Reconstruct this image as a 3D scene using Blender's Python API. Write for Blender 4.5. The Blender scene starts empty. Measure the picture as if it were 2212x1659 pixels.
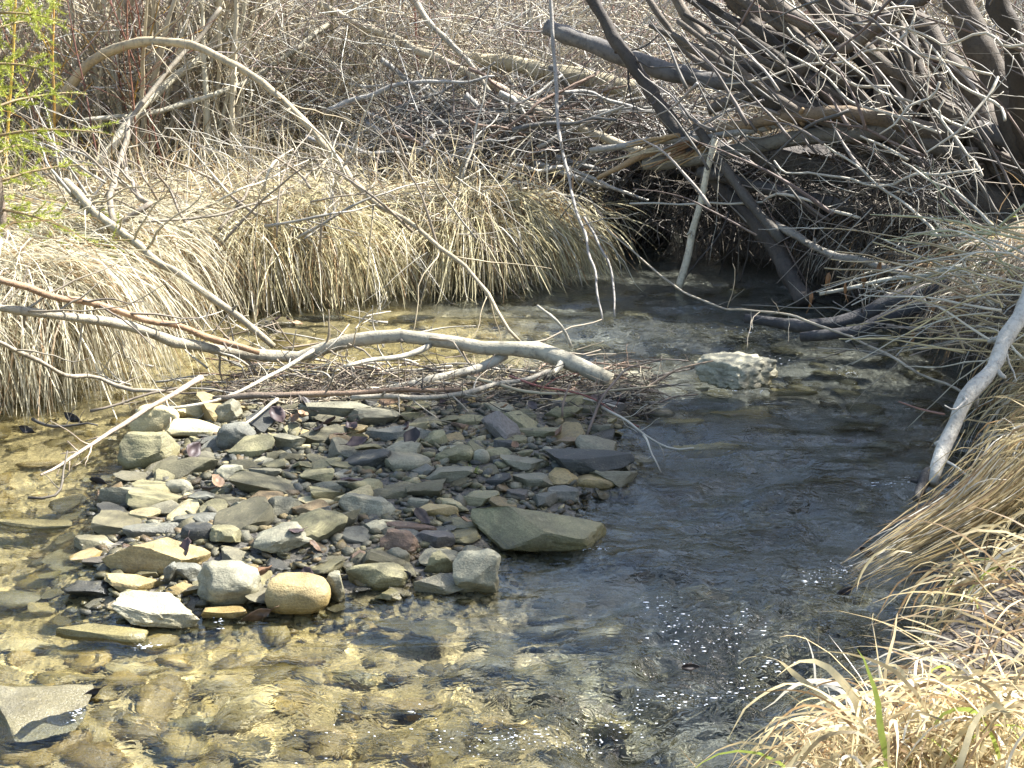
import bpy, bmesh, math, random
import numpy as np
from mathutils import Vector, Matrix

# ------------------------------------------------------------------ camera, sky, sun, exposure
scene = bpy.context.scene
C = scene.collection
CAM_H, PITCH, HFOV = 1.70, math.radians(17.0), math.radians(38.0)
cam_d = bpy.data.cameras.new('camera')
cam_d.sensor_fit = 'HORIZONTAL'
cam_d.angle = HFOV
cam_d.clip_start = 0.05
cam_d.clip_end = 400
cam = bpy.data.objects.new('camera', cam_d)
C.objects.link(cam)
cam.location = (0, 0, CAM_H)
cam.rotation_euler = (math.pi / 2 - PITCH, 0, 0)
scene.camera = cam

SUN_EL, SUN_AZ = math.radians(50.0), math.radians(66.0)      # azimuth measured from +Y towards +X
SUN_DIR = Vector((math.sin(SUN_AZ) * math.cos(SUN_EL), math.cos(SUN_AZ) * math.cos(SUN_EL), math.sin(SUN_EL)))
world = bpy.data.worlds.new('World')
scene.world = world
world.use_nodes = True
wn = world.node_tree
wn.nodes.clear()
w_out = wn.nodes.new('ShaderNodeOutputWorld')
w_bg = wn.nodes.new('ShaderNodeBackground')
w_sky = wn.nodes.new('ShaderNodeTexSky')
w_sky.sky_type = 'NISHITA'
w_sky.sun_disc = False
w_sky.sun_elevation = SUN_EL
w_sky.sun_rotation = SUN_AZ
w_sky.air_density = 1.0
w_sky.dust_density = 1.8
w_bg.inputs['Strength'].default_value = 0.11
wn.links.new(w_sky.outputs[0], w_bg.inputs[0])
wn.links.new(w_bg.outputs[0], w_out.inputs[0])

sun_d = bpy.data.lights.new('sun', 'SUN')
sun_d.energy = 5.0
sun_d.angle = math.radians(0.5)
sun_d.color = (1.0, 0.985, 0.965)
sun_d.cycles.is_caustics_light = True
sun = bpy.data.objects.new('sun', sun_d)
C.objects.link(sun)
sun.rotation_euler = (-SUN_DIR).to_track_quat('-Z', 'Y').to_euler()

scene.view_settings.view_transform = 'Standard'
scene.view_settings.look = 'None'
scene.view_settings.gamma = 1.0
scene.view_settings.use_curve_mapping = False
scene.view_settings.exposure = 1.98
scene.cycles.use_denoising = True
scene.cycles.caustics_refractive = True
scene.cycles.caustics_reflective = False
scene.cycles.sample_clamp_indirect = 4.0
scene.cycles.max_bounces = 7
scene.cycles.diffuse_bounces = 2
scene.cycles.transmission_bounces = 6
scene.cycles.blur_glossy = 0.3

# ------------------------------------------------------------------ helpers: pixels to places, noise
# pixels are those of a 2212 x 1659 view of the photograph
PW, PH = 2212.0, 1659.0
FPX = PW / 2 / math.tan(HFOV / 2)
FWD = np.array([0, math.cos(PITCH), -math.sin(PITCH)])
UPV = np.array([0, math.sin(PITCH), math.cos(PITCH)])


def ray(px, py):
    return FWD * FPX + np.array([1, 0, 0]) * (px - PW / 2) + UPV * (PH / 2 - py)


def at_z(px, py, z=0.0):
    d = ray(px, py)
    t = (z - CAM_H) / d[2]
    return np.array([0, 0, CAM_H]) + d * t


def at_y(px, py, Y):
    d = ray(px, py)
    return np.array([0, 0, CAM_H]) + d * (Y / d[1])


def m_per_px(p):
    return float(np.dot(np.asarray(p) - np.array([0, 0, CAM_H]), FWD)) / FPX


rng = np.random.default_rng(11)
U = lambda a, b, n=None: rng.uniform(a, b, n)


def _hash(ix, iy, iz, seed):
    h = (ix.astype(np.int64) * 374761393 + iy.astype(np.int64) * 668265263 + iz.astype(np.int64) * 2147483647 + seed * 1274126177) & 0xFFFFFFFF
    h = ((h ^ (h >> 13)) * 1274126177) & 0xFFFFFFFF
    h = h ^ (h >> 16)
    return (h & 0xFFFFFF) / float(0xFFFFFF) * 2 - 1


def vnoise(p, seed=0):
    p = np.asarray(p, float)
    i = np.floor(p).astype(np.int64)
    f = p - i
    f = f * f * f * (f * (f * 6 - 15) + 10)
    out = 0
    for dx in (0, 1):
        wx = f[:, 0] if dx else 1 - f[:, 0]
        for dy in (0, 1):
            wy = f[:, 1] if dy else 1 - f[:, 1]
            for dz in (0, 1):
                wz = f[:, 2] if dz else 1 - f[:, 2]
                out = out + wx * wy * wz * _hash(i[:, 0] + dx, i[:, 1] + dy, i[:, 2] + dz, seed)
    return out


def n2(x, y, s, seed=0):
    sh = np.shape(x)
    p = np.stack([np.ravel(x) * s, np.ravel(y) * s, np.zeros(np.size(x)) + 0.37], 1)
    return vnoise(p, seed).reshape(sh)


def sstep(a, b, x):
    t = np.clip((x - a) / (b - a), 0, 1)
    return t * t * (3 - 2 * t)


def sdf_poly(x, y, poly):
    """signed distance, positive inside"""
    x = np.asarray(x, float)
    y = np.asarray(y, float)
    d2 = np.full(x.shape, 1e9)
    inside = np.zeros(x.shape, bool)
    n = len(poly)
    for k in range(n):
        ax, ay = poly[k]
        bx, by = poly[(k + 1) % n]
        ex, ey = bx - ax, by - ay
        t = np.clip(((x - ax) * ex + (y - ay) * ey) / (ex * ex + ey * ey + 1e-12), 0, 1)
        d2 = np.minimum(d2, (x - ax - t * ex) ** 2 + (y - ay - t * ey) ** 2)
        c = ((ay > y) != (by > y))
        with np.errstate(divide='ignore', invalid='ignore'):
            xi = ax + (y - ay) / (by - ay if by != ay else 1e-9) * ex
        inside ^= c & (x < xi)
    d = np.sqrt(d2)
    return np.where(inside, d, -d)


# ------------------------------------------------------------------ helpers: meshes and tagging
def tag(o, label=None, cat=None, group=None, kind=None):
    if label:
        o['label'] = label
    if cat:
        o['category'] = cat
    if group:
        o['group'] = group
    if kind:
        o['kind'] = kind
    return o


def empty(name, loc=(0, 0, 0)):
    o = bpy.data.objects.new(name, None)
    o.empty_display_size = 0.05
    o.location = loc
    C.objects.link(o)
    return o


def mesh_np(name, V, quads=None, tris=None, mat=None, parent=None, col=None, smooth=True, loc=None):
    """one mesh object from numpy arrays; vertices in world space, origin moved to loc"""
    V = np.asarray(V, np.float32)
    if loc is None and parent is not None:
        loc = (0, 0, 0)
    me = bpy.data.meshes.new(name)
    if loc is not None:
        V = V - np.asarray(loc, np.float32)
    me.vertices.add(len(V))
    me.vertices.foreach_set('co', V.ravel())
    nq = 0 if quads is None else len(quads)
    nt = 0 if tris is None else len(tris)
    idx = []
    if nq:
        idx.append(np.asarray(quads, np.int32).ravel())
    if nt:
        idx.append(np.asarray(tris, np.int32).ravel())
    idx = np.concatenate(idx)
    me.loops.add(len(idx))
    me.loops.foreach_set('vertex_index', idx)
    me.polygons.add(nq + nt)
    ls = np.concatenate([np.arange(nq, dtype=np.int32) * 4, nq * 4 + np.arange(nt, dtype=np.int32) * 3])
    lt = np.concatenate([np.full(nq, 4, np.int32), np.full(nt, 3, np.int32)])
    me.polygons.foreach_set('loop_start', ls)
    me.polygons.foreach_set('loop_total', lt)
    me.polygons.foreach_set('use_smooth', np.full(nq + nt, smooth))
    if col is not None:
        a = me.color_attributes.new('Col', 'FLOAT_COLOR', 'POINT')
        cc = np.ones((len(V), 4), np.float32)
        cc[:, :3] = col
        a.data.foreach_set('color', cc.ravel())
    me.update(calc_edges=True)
    if mat:
        me.materials.append(mat)
    o = bpy.data.objects.new(name, me)
    if loc is not None:
        o.location = loc
    C.objects.link(o)
    if parent is not None:
        o.parent = parent
        o.location = np.asarray(o.location) - np.asarray(parent_world(parent))
    return o


def parent_world(p):
    w = np.zeros(3)
    while p is not None:
        w = w + np.asarray(p.location)
        p = p.parent
    return w


def batch_tubes(P, R, sides=4, caps=True):
    """P (N,K,3), R (N,K) -> verts, quads, tris"""
    P = np.asarray(P, float)
    N, K, _ = P.shape
    T = np.empty_like(P)
    T[:, 1:-1] = P[:, 2:] - P[:, :-2]
    T[:, 0] = P[:, 1] - P[:, 0]
    T[:, -1] = P[:, -1] - P[:, -2]
    T /= np.linalg.norm(T, axis=2, keepdims=True) + 1e-9
    mean = P[:, -1] - P[:, 0]
    mean /= np.linalg.norm(mean, axis=1, keepdims=True) + 1e-9
    ref = np.zeros((N, 3))
    ref[np.arange(N), np.argmin(np.abs(mean), axis=1)] = 1
    A = np.cross(T, ref[:, None, :])
    A /= np.linalg.norm(A, axis=2, keepdims=True) + 1e-9
    B = np.cross(T, A)
    ang = np.arange(sides) / sides * 2 * math.pi
    V = P[:, :, None, :] + R[:, :, None, None] * (np.cos(ang)[None, None, :, None] * A[:, :, None, :] + np.sin(ang)[None, None, :, None] * B[:, :, None, :])
    V = V.reshape(-1, 3)
    base = (np.arange(N) * K * sides)[:, None, None]
    k = np.arange(K - 1)[None, :, None] * sides
    s = np.arange(sides)[None, None, :]
    s2 = (s + 1) % sides
    Q = np.stack([base + k + s, base + k + s2, base + k + sides + s2, base + k + sides + s], -1).reshape(-1, 4)
    T3 = None
    if caps and sides >= 3:
        tr = []
        for j in range(1, sides - 1):
            b = base[:, 0, 0]
            tr.append(np.stack([b, b + j + 1, b + j], -1))
            e = b + (K - 1) * sides
            tr.append(np.stack([e, e + j, e + j + 1], -1))
        T3 = np.concatenate(tr)
    return V, Q, T3


def rep_col(col, per):
    return np.repeat(np.asarray(col, float), per, axis=0)


def batch_blades(P, W, side=None, fold=0.0):
    """ribbons: P (N,K,3), W (N,) width, tapered to the tip"""
    P = np.asarray(P, float)
    N, K, _ = P.shape
    T = np.empty_like(P)
    T[:, 1:-1] = P[:, 2:] - P[:, :-2]
    T[:, 0] = P[:, 1] - P[:, 0]
    T[:, -1] = P[:, -1] - P[:, -2]
    if side is None:
        side = rng.normal(size=(N, 3))
    S = np.cross(T, side[:, None, :])
    S /= np.linalg.norm(S, axis=2, keepdims=True) + 1e-9
    t = np.linspace(0, 1, K)
    prof = np.minimum(0.55 + 1.6 * t, 1.0) * np.clip((1.02 - t) / 0.45, 0.06, 1)
    h = 0.5 * W[:, None, None] * prof[None, :, None] * S
    V = np.stack([P - h, P + h], 2).reshape(-1, 3)
    base = (np.arange(N) * K * 2)[:, None]
    k = np.arange(K - 1)[None, :] * 2
    Q = np.stack([base + k, base + k + 1, base + k + 3, base + k + 2], -1).reshape(-1, 4)
    return V, Q


def catmull(ctrl, K):
    c = np.asarray(ctrl, float)
    if len(c) == 2:
        t = np.linspace(0, 1, K)[:, None]
        return c[0] * (1 - t) + c[1] * t
    c = np.vstack([2 * c[0] - c[1], c, 2 * c[-1] - c[-2]])
    seg = np.linalg.norm(np.diff(c[1:-1, :3], axis=0), axis=1)
    cum = np.concatenate([[0], np.cumsum(seg)])
    out = []
    for s in np.linspace(0, cum[-1], K):
        i = min(np.searchsorted(cum, s, side='right') - 1, len(seg) - 1)
        t = (s - cum[i]) / (seg[i] + 1e-9)
        p0, p1, p2, p3 = c[i], c[i + 1], c[i + 2], c[i + 3]
        out.append(0.5 * ((2 * p1) + (-p0 + p2) * t + (2 * p0 - 5 * p1 + 4 * p2 - p3) * t * t + (-p0 + 3 * p1 - 3 * p2 + p3) * t ** 3))
    return np.array(out)


# ------------------------------------------------------------------ materials
def new_mat(name):
    m = bpy.data.materials.new(name)
    m.use_nodes = True
    nt = m.node_tree
    nt.nodes.clear()
    out = nt.nodes.new('ShaderNodeOutputMaterial')
    return m, nt, out


def N_(nt, t, **kw):
    n = nt.nodes.new(t)
    for k, v in kw.items():
        if k in n.inputs:
            n.inputs[k].default_value = v
        else:
            setattr(n, k, v)
    return n


def mixc(nt, a, b, fac, mode='MIX'):
    n = nt.nodes.new('ShaderNodeMix')
    n.data_type = 'RGBA'
    n.blend_type = mode
    for sock, v in ((6, a), (7, b), (0, fac)):
        if hasattr(v, 'links') or isinstance(v, bpy.types.NodeSocket):
            nt.links.new(v, n.inputs[sock])
        else:
            n.inputs[sock].default_value = v if sock == 0 else (*v, 1) if len(v) == 3 else v
    return n.outputs[2]


def ramp(nt, src, a, b, lo=0.0, hi=1.0):
    n = nt.nodes.new('ShaderNodeMapRange')
    nt.links.new(src, n.inputs[0])
    n.inputs[1].default_value = a
    n.inputs[2].default_value = b
    n.inputs[3].default_value = lo
    n.inputs[4].default_value = hi
    return n.outputs[0]


def wetness(nt, lo=0.015, hi=0.062):
    """1 below and just above the water line: soaked stone and wood are darker and shinier"""
    g = N_(nt, 'ShaderNodeNewGeometry')
    sx = N_(nt, 'ShaderNodeSeparateXYZ')
    nt.links.new(g.outputs['Position'], sx.inputs[0])
    ns = N_(nt, 'ShaderNodeTexNoise', Scale=14.0, Detail=2.0)
    nt.links.new(g.outputs['Position'], ns.inputs['Vector'])
    ad = N_(nt, 'ShaderNodeMath', operation='MULTIPLY_ADD')
    nt.links.new(ns.outputs[0], ad.inputs[0])
    ad.inputs[1].default_value = -0.05
    nt.links.new(sx.outputs['Z'], ad.inputs[2])
    return ramp(nt, ad.outputs[0], lo - 0.025, hi - 0.025, 1.0, 0.0)


def mat_stone(name, from_object):
    m, nt, out = new_mat(name)
    L = nt.links.new
    tc = N_(nt, 'ShaderNodeTexCoord')
    g = N_(nt, 'ShaderNodeNewGeometry')
    if from_object:
        oi = N_(nt, 'ShaderNodeObjectInfo')
        base = oi.outputs['Color']
        off = N_(nt, 'ShaderNodeVectorMath', operation='MULTIPLY_ADD')
        L(oi.outputs['Random'], off.inputs[0])
        off.inputs[1].default_value = (37, 53, 71)
        L(tc.outputs['Object'], off.inputs[2])
        vec = off.outputs[0]
    else:
        at = N_(nt, 'ShaderNodeAttribute', attribute_name='Col')
        base = at.outputs['Color']
        vec = g.outputs['Position']
    n1 = N_(nt, 'ShaderNodeTexNoise', Scale=11.0, Detail=5.0, Roughness=0.62)
    L(vec, n1.inputs['Vector'])
    # bedding: noise stretched along the flat of the stone
    mp = N_(nt, 'ShaderNodeMapping')
    mp.inputs['Scale'].default_value = (5, 5, 75)
    L(vec, mp.inputs['Vector'])
    n2_ = N_(nt, 'ShaderNodeTexNoise', Scale=1.0, Detail=4.0, Roughness=0.6, Distortion=0.6)
    L(mp.outputs[0], n2_.inputs['Vector'])
    n3 = N_(nt, 'ShaderNodeTexNoise', Scale=170.0, Detail=3.0, Roughness=0.7)
    L(vec, n3.inputs['Vector'])
    vo = N_(nt, 'ShaderNodeTexNoise', Scale=26.0, Detail=6.0, Roughness=0.75)
    L(vec, vo.inputs['Vector'])
    c = mixc(nt, base, (0.05, 0.045, 0.035), ramp(nt, n1.outputs[0], 0.42, 0.75, 0.0, 0.62))
    c = mixc(nt, c, (0.50, 0.44, 0.30), ramp(nt, vo.outputs[0], 0.56, 0.72, 0.0, 0.35))
    v = ramp(nt, n2_.outputs[0], 0.3, 0.7, 0.72, 1.25)
    vv = N_(nt, 'ShaderNodeCombineColor')
    for k in range(3):
        L(v, vv.inputs[k])
    c = mixc(nt, c, vv.outputs[0], 0.8, 'MULTIPLY')
    v3 = ramp(nt, n3.outputs[0], 0.3, 0.7, 0.7, 1.3)
    vv3 = N_(nt, 'ShaderNodeCombineColor')
    for k in range(3):
        L(v3, vv3.inputs[k])
    c = mixc(nt, c, vv3.outputs[0], 0.85, 'MULTIPLY')
    c = mixc(nt, c, (1.0, 0.985, 0.83), 1.0, 'MULTIPLY')
    wet = wetness(nt)
    c = mixc(nt, c, (0.70, 0.65, 0.52), ramp(nt, wet, 0, 1, 0, 0.85), 'MULTIPLY')
    b = N_(nt, 'ShaderNodeBsdfPrincipled')
    L(c, b.inputs['Base Color'])
    L(ramp(nt, wet, 0, 1, 0.72, 0.25), b.inputs['Roughness'])
    b.inputs['Specular IOR Level'].default_value = 0.4
    hs = N_(nt, 'ShaderNodeMath', operation='ADD')
    L(n2_.outputs[0], hs.inputs[0])
    hm = N_(nt, 'ShaderNodeMath', operation='MULTIPLY_ADD')
    L(vo.outputs[0], hm.inputs[0])
    hm.inputs[1].default_value = 0.9
    L(n3.outputs[0], hm.inputs[2])
    L(hm.outputs[0], hs.inputs[1])
    bp = N_(nt, 'ShaderNodeBump', Strength=0.55, Distance=0.006)
    L(hs.outputs[0], bp.inputs['Height'])
    L(bp.outputs[0], b.inputs['Normal'])
    L(b.outputs[0], out.inputs[0])
    return m


def mat_wood(name, rough=0.75, bump=0.8, grain=(40, 40, 40), dark=0.45, lich=0.25, ring=False):
    m, nt, out = new_mat(name)
    L = nt.links.new
    at = N_(nt, 'ShaderNodeAttribute', attribute_name='Col')
    g = N_(nt, 'ShaderNodeNewGeometry')
    n1 = N_(nt, 'ShaderNodeTexNoise', Scale=grain[0], Detail=5.0, Roughness=0.65)
    L(g.outputs['Position'], n1.inputs['Vector'])
    n2_ = N_(nt, 'ShaderNodeTexNoise', Scale=9.0, Detail=4.0, Roughness=0.7)
    L(g.outputs['Position'], n2_.inputs['Vector'])
    n3 = N_(nt, 'ShaderNodeTexNoise', Scale=190.0, Detail=2.0)
    L(g.outputs['Position'], n3.inputs['Vector'])
    c = mixc(nt, at.outputs['Color'], (0.035, 0.03, 0.028), ramp(nt, n1.outputs[0], 0.48, 0.72, 0.0, dark))
    c = mixc(nt, c, (0.46, 0.43, 0.36), ramp(nt, n2_.outputs[0], 0.52, 0.7, 0.0, lich))
    b = N_(nt, 'ShaderNodeBsdfPrincipled', Roughness=rough)
    b.inputs['Specular IOR Level'].default_value = 0.3
    wet = wetness(nt, 0.0, 0.03)
    c = mixc(nt, c, (0.42, 0.38, 0.34), wet, 'MULTIPLY')
    c = mixc(nt, c, (1.0, 0.985, 0.90), 1.0, 'MULTIPLY')
    L(c, b.inputs['Base Color'])
    hm = N_(nt, 'ShaderNodeMath', operation='MULTIPLY_ADD')
    L(n3.outputs[0], hm.inputs[0])
    hm.inputs[1].default_value = 0.4
    L(n1.outputs[0], hm.inputs[2])
    bp = N_(nt, 'ShaderNodeBump', Strength=bump, Distance=0.006)
    L(hm.outputs[0], bp.inputs['Height'])
    L(bp.outputs[0], b.inputs['Normal'])
    L(b.outputs[0], out.inputs[0])
    return m


def mat_leafy(name, transl=0.4, rough=0.55):
    m, nt, out = new_mat(name)
    L = nt.links.new
    at = N_(nt, 'ShaderNodeAttribute', attribute_name='Col')
    g = N_(nt, 'ShaderNodeNewGeometry')
    n1 = N_(nt, 'ShaderNodeTexNoise', Scale=60.0, Detail=3.0)
    L(g.outputs['Position'], n1.inputs['Vector'])
    v = ramp(nt, n1.outputs[0], 0.3, 0.7, 0.75, 1.2)
    vv = N_(nt, 'ShaderNodeCombineColor')
    for k in range(3):
        L(v, vv.inputs[k])
    c = mixc(nt, at.outputs['Color'], vv.outputs[0], 0.9, 'MULTIPLY')
    b = N_(nt, 'ShaderNodeBsdfPrincipled', Roughness=rough)
    b.inputs['Specular IOR Level'].default_value = 0.35
    L(c, b.inputs['Base Color'])
    t = N_(nt, 'ShaderNodeBsdfTranslucent')
    L(c, t.inputs[0])
    mx = N_(nt, 'ShaderNodeMixShader', Fac=transl)
    L(b.outputs[0], mx.inputs[1])
    L(t.outputs[0], mx.inputs[2])
    L(mx.outputs[0], out.inputs[0])
    return m


def mat_ground():
    m, nt, out = new_mat('ground')
    L = nt.links.new
    at = N_(nt, 'ShaderNodeAttribute', attribute_name='Col')
    g = N_(nt, 'ShaderNodeNewGeometry')
    n1 = N_(nt, 'ShaderNodeTexNoise', Scale=7.0, Detail=6.0, Roughness=0.7)
    L(g.outputs['Position'], n1.inputs['Vector'])
    n2_ = N_(nt, 'ShaderNodeTexVoronoi', Scale=48.0)
    L(g.outputs['Position'], n2_.inputs['Vector'])
    n3 = N_(nt, 'ShaderNodeTexNoise', Scale=90.0, Detail=3.0)
    L(g.outputs['Position'], n3.inputs['Vector'])
    c = mixc(nt, at.outputs['Color'], (0.03, 0.026, 0.02), ramp(nt, n1.outputs[0], 0.45, 0.75, 0.0, 0.6))
    pass
    v = ramp(nt, n3.outputs[0], 0.3, 0.7, 0.6, 1.4)
    vv = N_(nt, 'ShaderNodeCombineColor')
    for k in range(3):
        L(v, vv.inputs[k])
    c = mixc(nt, c, vv.outputs[0], 1.0, 'MULTIPLY')
    b = N_(nt, 'ShaderNodeBsdfPrincipled', Roughness=0.85)
    L(c, b.inputs['Base Color'])
    bp = N_(nt, 'ShaderNodeBump', Strength=0.8, Distance=0.012)
    L(n2_.outputs['Distance'], bp.inputs['Height'])
    bp2 = N_(nt, 'ShaderNodeBump', Strength=0.7, Distance=0.01)
    L(n3.outputs[0], bp2.inputs['Height'])
    L(bp.outputs[0], bp2.inputs['Normal'])
    L(bp2.outputs[0], b.inputs['Normal'])
    L(b.outputs[0], out.inputs[0])
    return m


def mat_water():
    m, nt, out = new_mat('water')
    L = nt.links.new
    g = N_(nt, 'ShaderNodeNewGeometry')
    mp = N_(nt, 'ShaderNodeMapping')
    mp.inputs['Scale'].default_value = (0.8, 1.25, 1)
    mp.inputs['Rotation'].default_value = (0, 0, 0.35)
    L(g.outputs['Position'], mp.inputs['Vector'])
    n1 = N_(nt, 'ShaderNodeTexNoise', Scale=30.0, Detail=2.0, Roughness=0.5, Distortion=1.0)
    L(mp.outputs[0], n1.inputs['Vector'])
    at = N_(nt, 'ShaderNodeAttribute', attribute_name='Col')
    bp = N_(nt, 'ShaderNodeBump', Distance=0.014)
    L(n1.outputs[0], bp.inputs['Height'])
    L(ramp(nt, at.outputs['Fac'], 0.2, 2.0, 0.18, 1.0), bp.inputs['Strength'])
    b = N_(nt, 'ShaderNodeBsdfGlass', Roughness=0.015, IOR=1.333)
    b.inputs['Color'].default_value = (0.94, 0.96, 0.92, 1)
    L(bp.outputs[0], b.inputs['Normal'])
    L(b.outputs[0], out.inputs[0])
    return m


M_STONE = mat_stone('stone', True)
M_PEB = mat_stone('pebble', False)
M_BARK = mat_wood('bark', grain=(34, 34, 34), dark=0.62, lich=0.2)
M_DARK = mat_wood('dark_bark', rough=0.8, bump=0.9, grain=(55, 55, 55), dark=0.6, lich=0.05)
M_DEAD = mat_wood('dead_wood', rough=0.7, grain=(70, 70, 70), dark=0.5, lich=0.12)
M_TWIG = mat_wood('twig', rough=0.6, bump=0.2, dark=0.15, lich=0.15)
M_GRASS = mat_leafy('dry_grass', 0.42)
M_LEAF = mat_leafy('dead_leaf', 0.18, 0.5)
M_NEEDLE = mat_leafy('needle', 0.3, 0.45)
M_GROUND = mat_ground()
M_WATER = mat_water()

# ------------------------------------------------------------------ terrain
def wpoly(pts):
    return [tuple(at_z(x, y, 0)[:2]) for x, y in pts]


LEFT_EDGE = wpoly([(-260, 930), (0, 868), (90, 858), (180, 815), (235, 745), (330, 690), (400, 655), (560, 652), (700, 642), (830, 612),
                   (1000, 622), (1130, 610), (1250, 590), (1330, 565)])
LEFT_EDGE = [(x - .10 * max(0, min(1, (x + .4) / .9)), y + .13) for x, y in LEFT_EDGE]
LEFT_POLY = LEFT_EDGE + [(0.80, 8.45), (1.05, 8.75), (1.45, 8.8), (1.5, 9.6), (1.2, 15), (1.2, 120), (-120, 120), (-120, 4.6)]
RIGHT_EDGE = wpoly([(1575, 1659), (1800, 1500), (2010, 1370), (2110, 1260), (2165, 1140), (2150, 1050), (2200, 900), (2070, 770), (1930, 690),
                    (1745, 612), (1600, 566), (1490, 545)])
RIGHT_POLY = [(-120, 1.3), (-4, 1.4), (-0.6, 1.7), (0.2, 2.1)] + RIGHT_EDGE + [(1.25, 8.7), (1.1, 11), (1.0, 15), (1.0, 120), (120, 120), (120, -60), (-120, -60)]
BAR_POLY = wpoly([(150, 1290), (165, 1150), (215, 1060), (250, 960), (290, 900), (430, 868), (640, 850), (900, 826), (1200, 822), (1350, 845), (1385, 895),
                  (1340, 950), (1375, 1010), (1335, 1062), (1255, 1090), (1290, 1185), (1110, 1160), (1085, 1275), (900, 1300), (700, 1320), (480, 1340), (300, 1345), (200, 1315)])


def zones(x, y):
    wob = 0.05 * n2(x, y, 2.3, 3) + 0.025 * n2(x, y, 7.0, 4)
    sl = sdf_poly(x, y, LEFT_POLY) + wob
    sr = sdf_poly(x, y, RIGHT_POLY) + wob
    sb = sdf_poly(x, y, BAR_POLY) + 1.1 * wob
    return sl, sr, sb


def height(x, y, full=False):
    x = np.asarray(x, float)
    y = np.asarray(y, float)
    sl, sr, sb = zones(x, y)
    bed = -0.12 + 0.02 * n2(x, y, 1.1, 5) + 0.015 * n2(x, y, 4.0, 6)
    # the main channel runs along the far and the right side of the bar
    bed = bed - 0.12 * np.exp(-((x - (0.75 + 0.06 * (y - 4))) / 0.42) ** 2) * sstep(2.6, 3.4, y)
    bed = bed - 0.12 * sstep(6.4, 7.6, y)
    bed = bed + 0.04 * sstep(-0.4, -1.2, x) * sstep(4.0, 3.0, y)
    bar_top = 0.016 + 0.024 * sstep(0.1, 0.4, sb) + 0.01 * n2(x, y, 3.3, 8)
    z = bed + (bar_top - bed) * sstep(-0.16, 0.10, sb)
    rough = 0.05 * n2(x, y, 1.3, 9) + 0.025 * n2(x, y, 4.1, 10) + 0.012 * n2(x, y, 11.0, 12)
    hl = 0.28 + rough + 0.05 * np.clip(sl, 0, 3) + 0.10 * sstep(5.9, 5.3, y) * 0
    hr = 0.34 + rough + 0.06 * np.clip(sr, 0, 3)
    hr = hr - 0.10 * sstep(3.4, 2.6, y)
    far = sstep(9.5, 26, y) * 4.2 + np.clip(y - 26, 0, 60) * 0.10
    hl = hl + far - .11 * sstep(-.1, .7, x) * sstep(9.2, 8.2, y)
    hr = hr + far + sstep(3.0, 9.0, x) * 1.4
    hl = hl + sstep(-4.5, -10.0, x) * 1.2
    z = z + (hl - z) * sstep(-0.03, 0.13, sl)
    z = z + (hr - z) * sstep(-0.04, 0.30, sr)
    if full:
        return z, sl, sr, sb
    return z


def hz(x, y):
    return float(height(np.array([x]), np.array([y]))[0])


def spaced(lo, hi, step, outlo, outhi, grow=1.16):
    a = list(np.arange(lo, hi + 1e-6, step))
    s = step
    v = hi
    while v < outhi:
        s *= grow
        v += s
        a.append(v)
    s = step
    v = lo
    pre = []
    while v > outlo:
        s *= grow
        v -= s
        pre.append(v)
    return np.array(pre[::-1] + a)


gx = spaced(-3.0, 2.8, 0.036, -110, 110)
gy = spaced(1.6, 9.4, 0.036, -50, 110)
GX, GY = np.meshgrid(gx, gy)
GZ, SL, SR, SB = height(GX, GY, True)
nx, ny = len(gx), len(gy)
ii = np.arange(ny - 1)[:, None] * nx + np.arange(nx - 1)[None, :]
Q = np.stack([ii, ii + 1, ii + nx + 1, ii + nx], -1).reshape(-1, 4)
gcol = np.zeros((ny, nx, 3))
gcol[:] = (0.36, 0.28, 0.125)                                       # tan silt and gravel of the bed
gcol += 0.05 * n2(GX, GY, 2.0, 21)[..., None]
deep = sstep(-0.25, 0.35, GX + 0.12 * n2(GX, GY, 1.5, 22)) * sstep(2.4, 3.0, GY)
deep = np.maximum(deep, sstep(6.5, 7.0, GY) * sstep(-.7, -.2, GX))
gcol = gcol * (1 - deep[..., None]) + np.array((0.15, 0.15, 0.13)) * deep[..., None]  # deeper channel bed, greyed to paint in the hazy sheen of its water
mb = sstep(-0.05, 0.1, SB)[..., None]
gcol = gcol * (1 - mb) + np.array((0.10, 0.09, 0.068)) * mb            # damp grit, darkened further to paint shade into gaps between the stones
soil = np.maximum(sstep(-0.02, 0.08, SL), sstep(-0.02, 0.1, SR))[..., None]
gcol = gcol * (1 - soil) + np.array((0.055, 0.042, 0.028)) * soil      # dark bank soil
lit = (np.maximum(sstep(0.15, 0.5, SL), sstep(0.35, 0.7, SR)) * (0.65 + 0.35 * n2(GX, GY, 3.0, 23)) * (1 - ((GX > .4) & (GX < 2.4) & (GY > 7.8) & (GY < 9.7))))[..., None]  # no straw around the hollow, so bare soil colour paints its shade
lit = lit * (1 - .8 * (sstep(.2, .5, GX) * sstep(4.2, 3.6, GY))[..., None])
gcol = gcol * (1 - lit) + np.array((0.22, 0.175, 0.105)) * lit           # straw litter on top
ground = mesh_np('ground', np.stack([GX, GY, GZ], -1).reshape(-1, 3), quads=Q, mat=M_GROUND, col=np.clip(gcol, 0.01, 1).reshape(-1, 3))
tag(ground, 'stream bed, gravel bar and straw covered banks', 'ground', kind='structure')
ground.cycles.is_caustics_receiver = True

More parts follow.
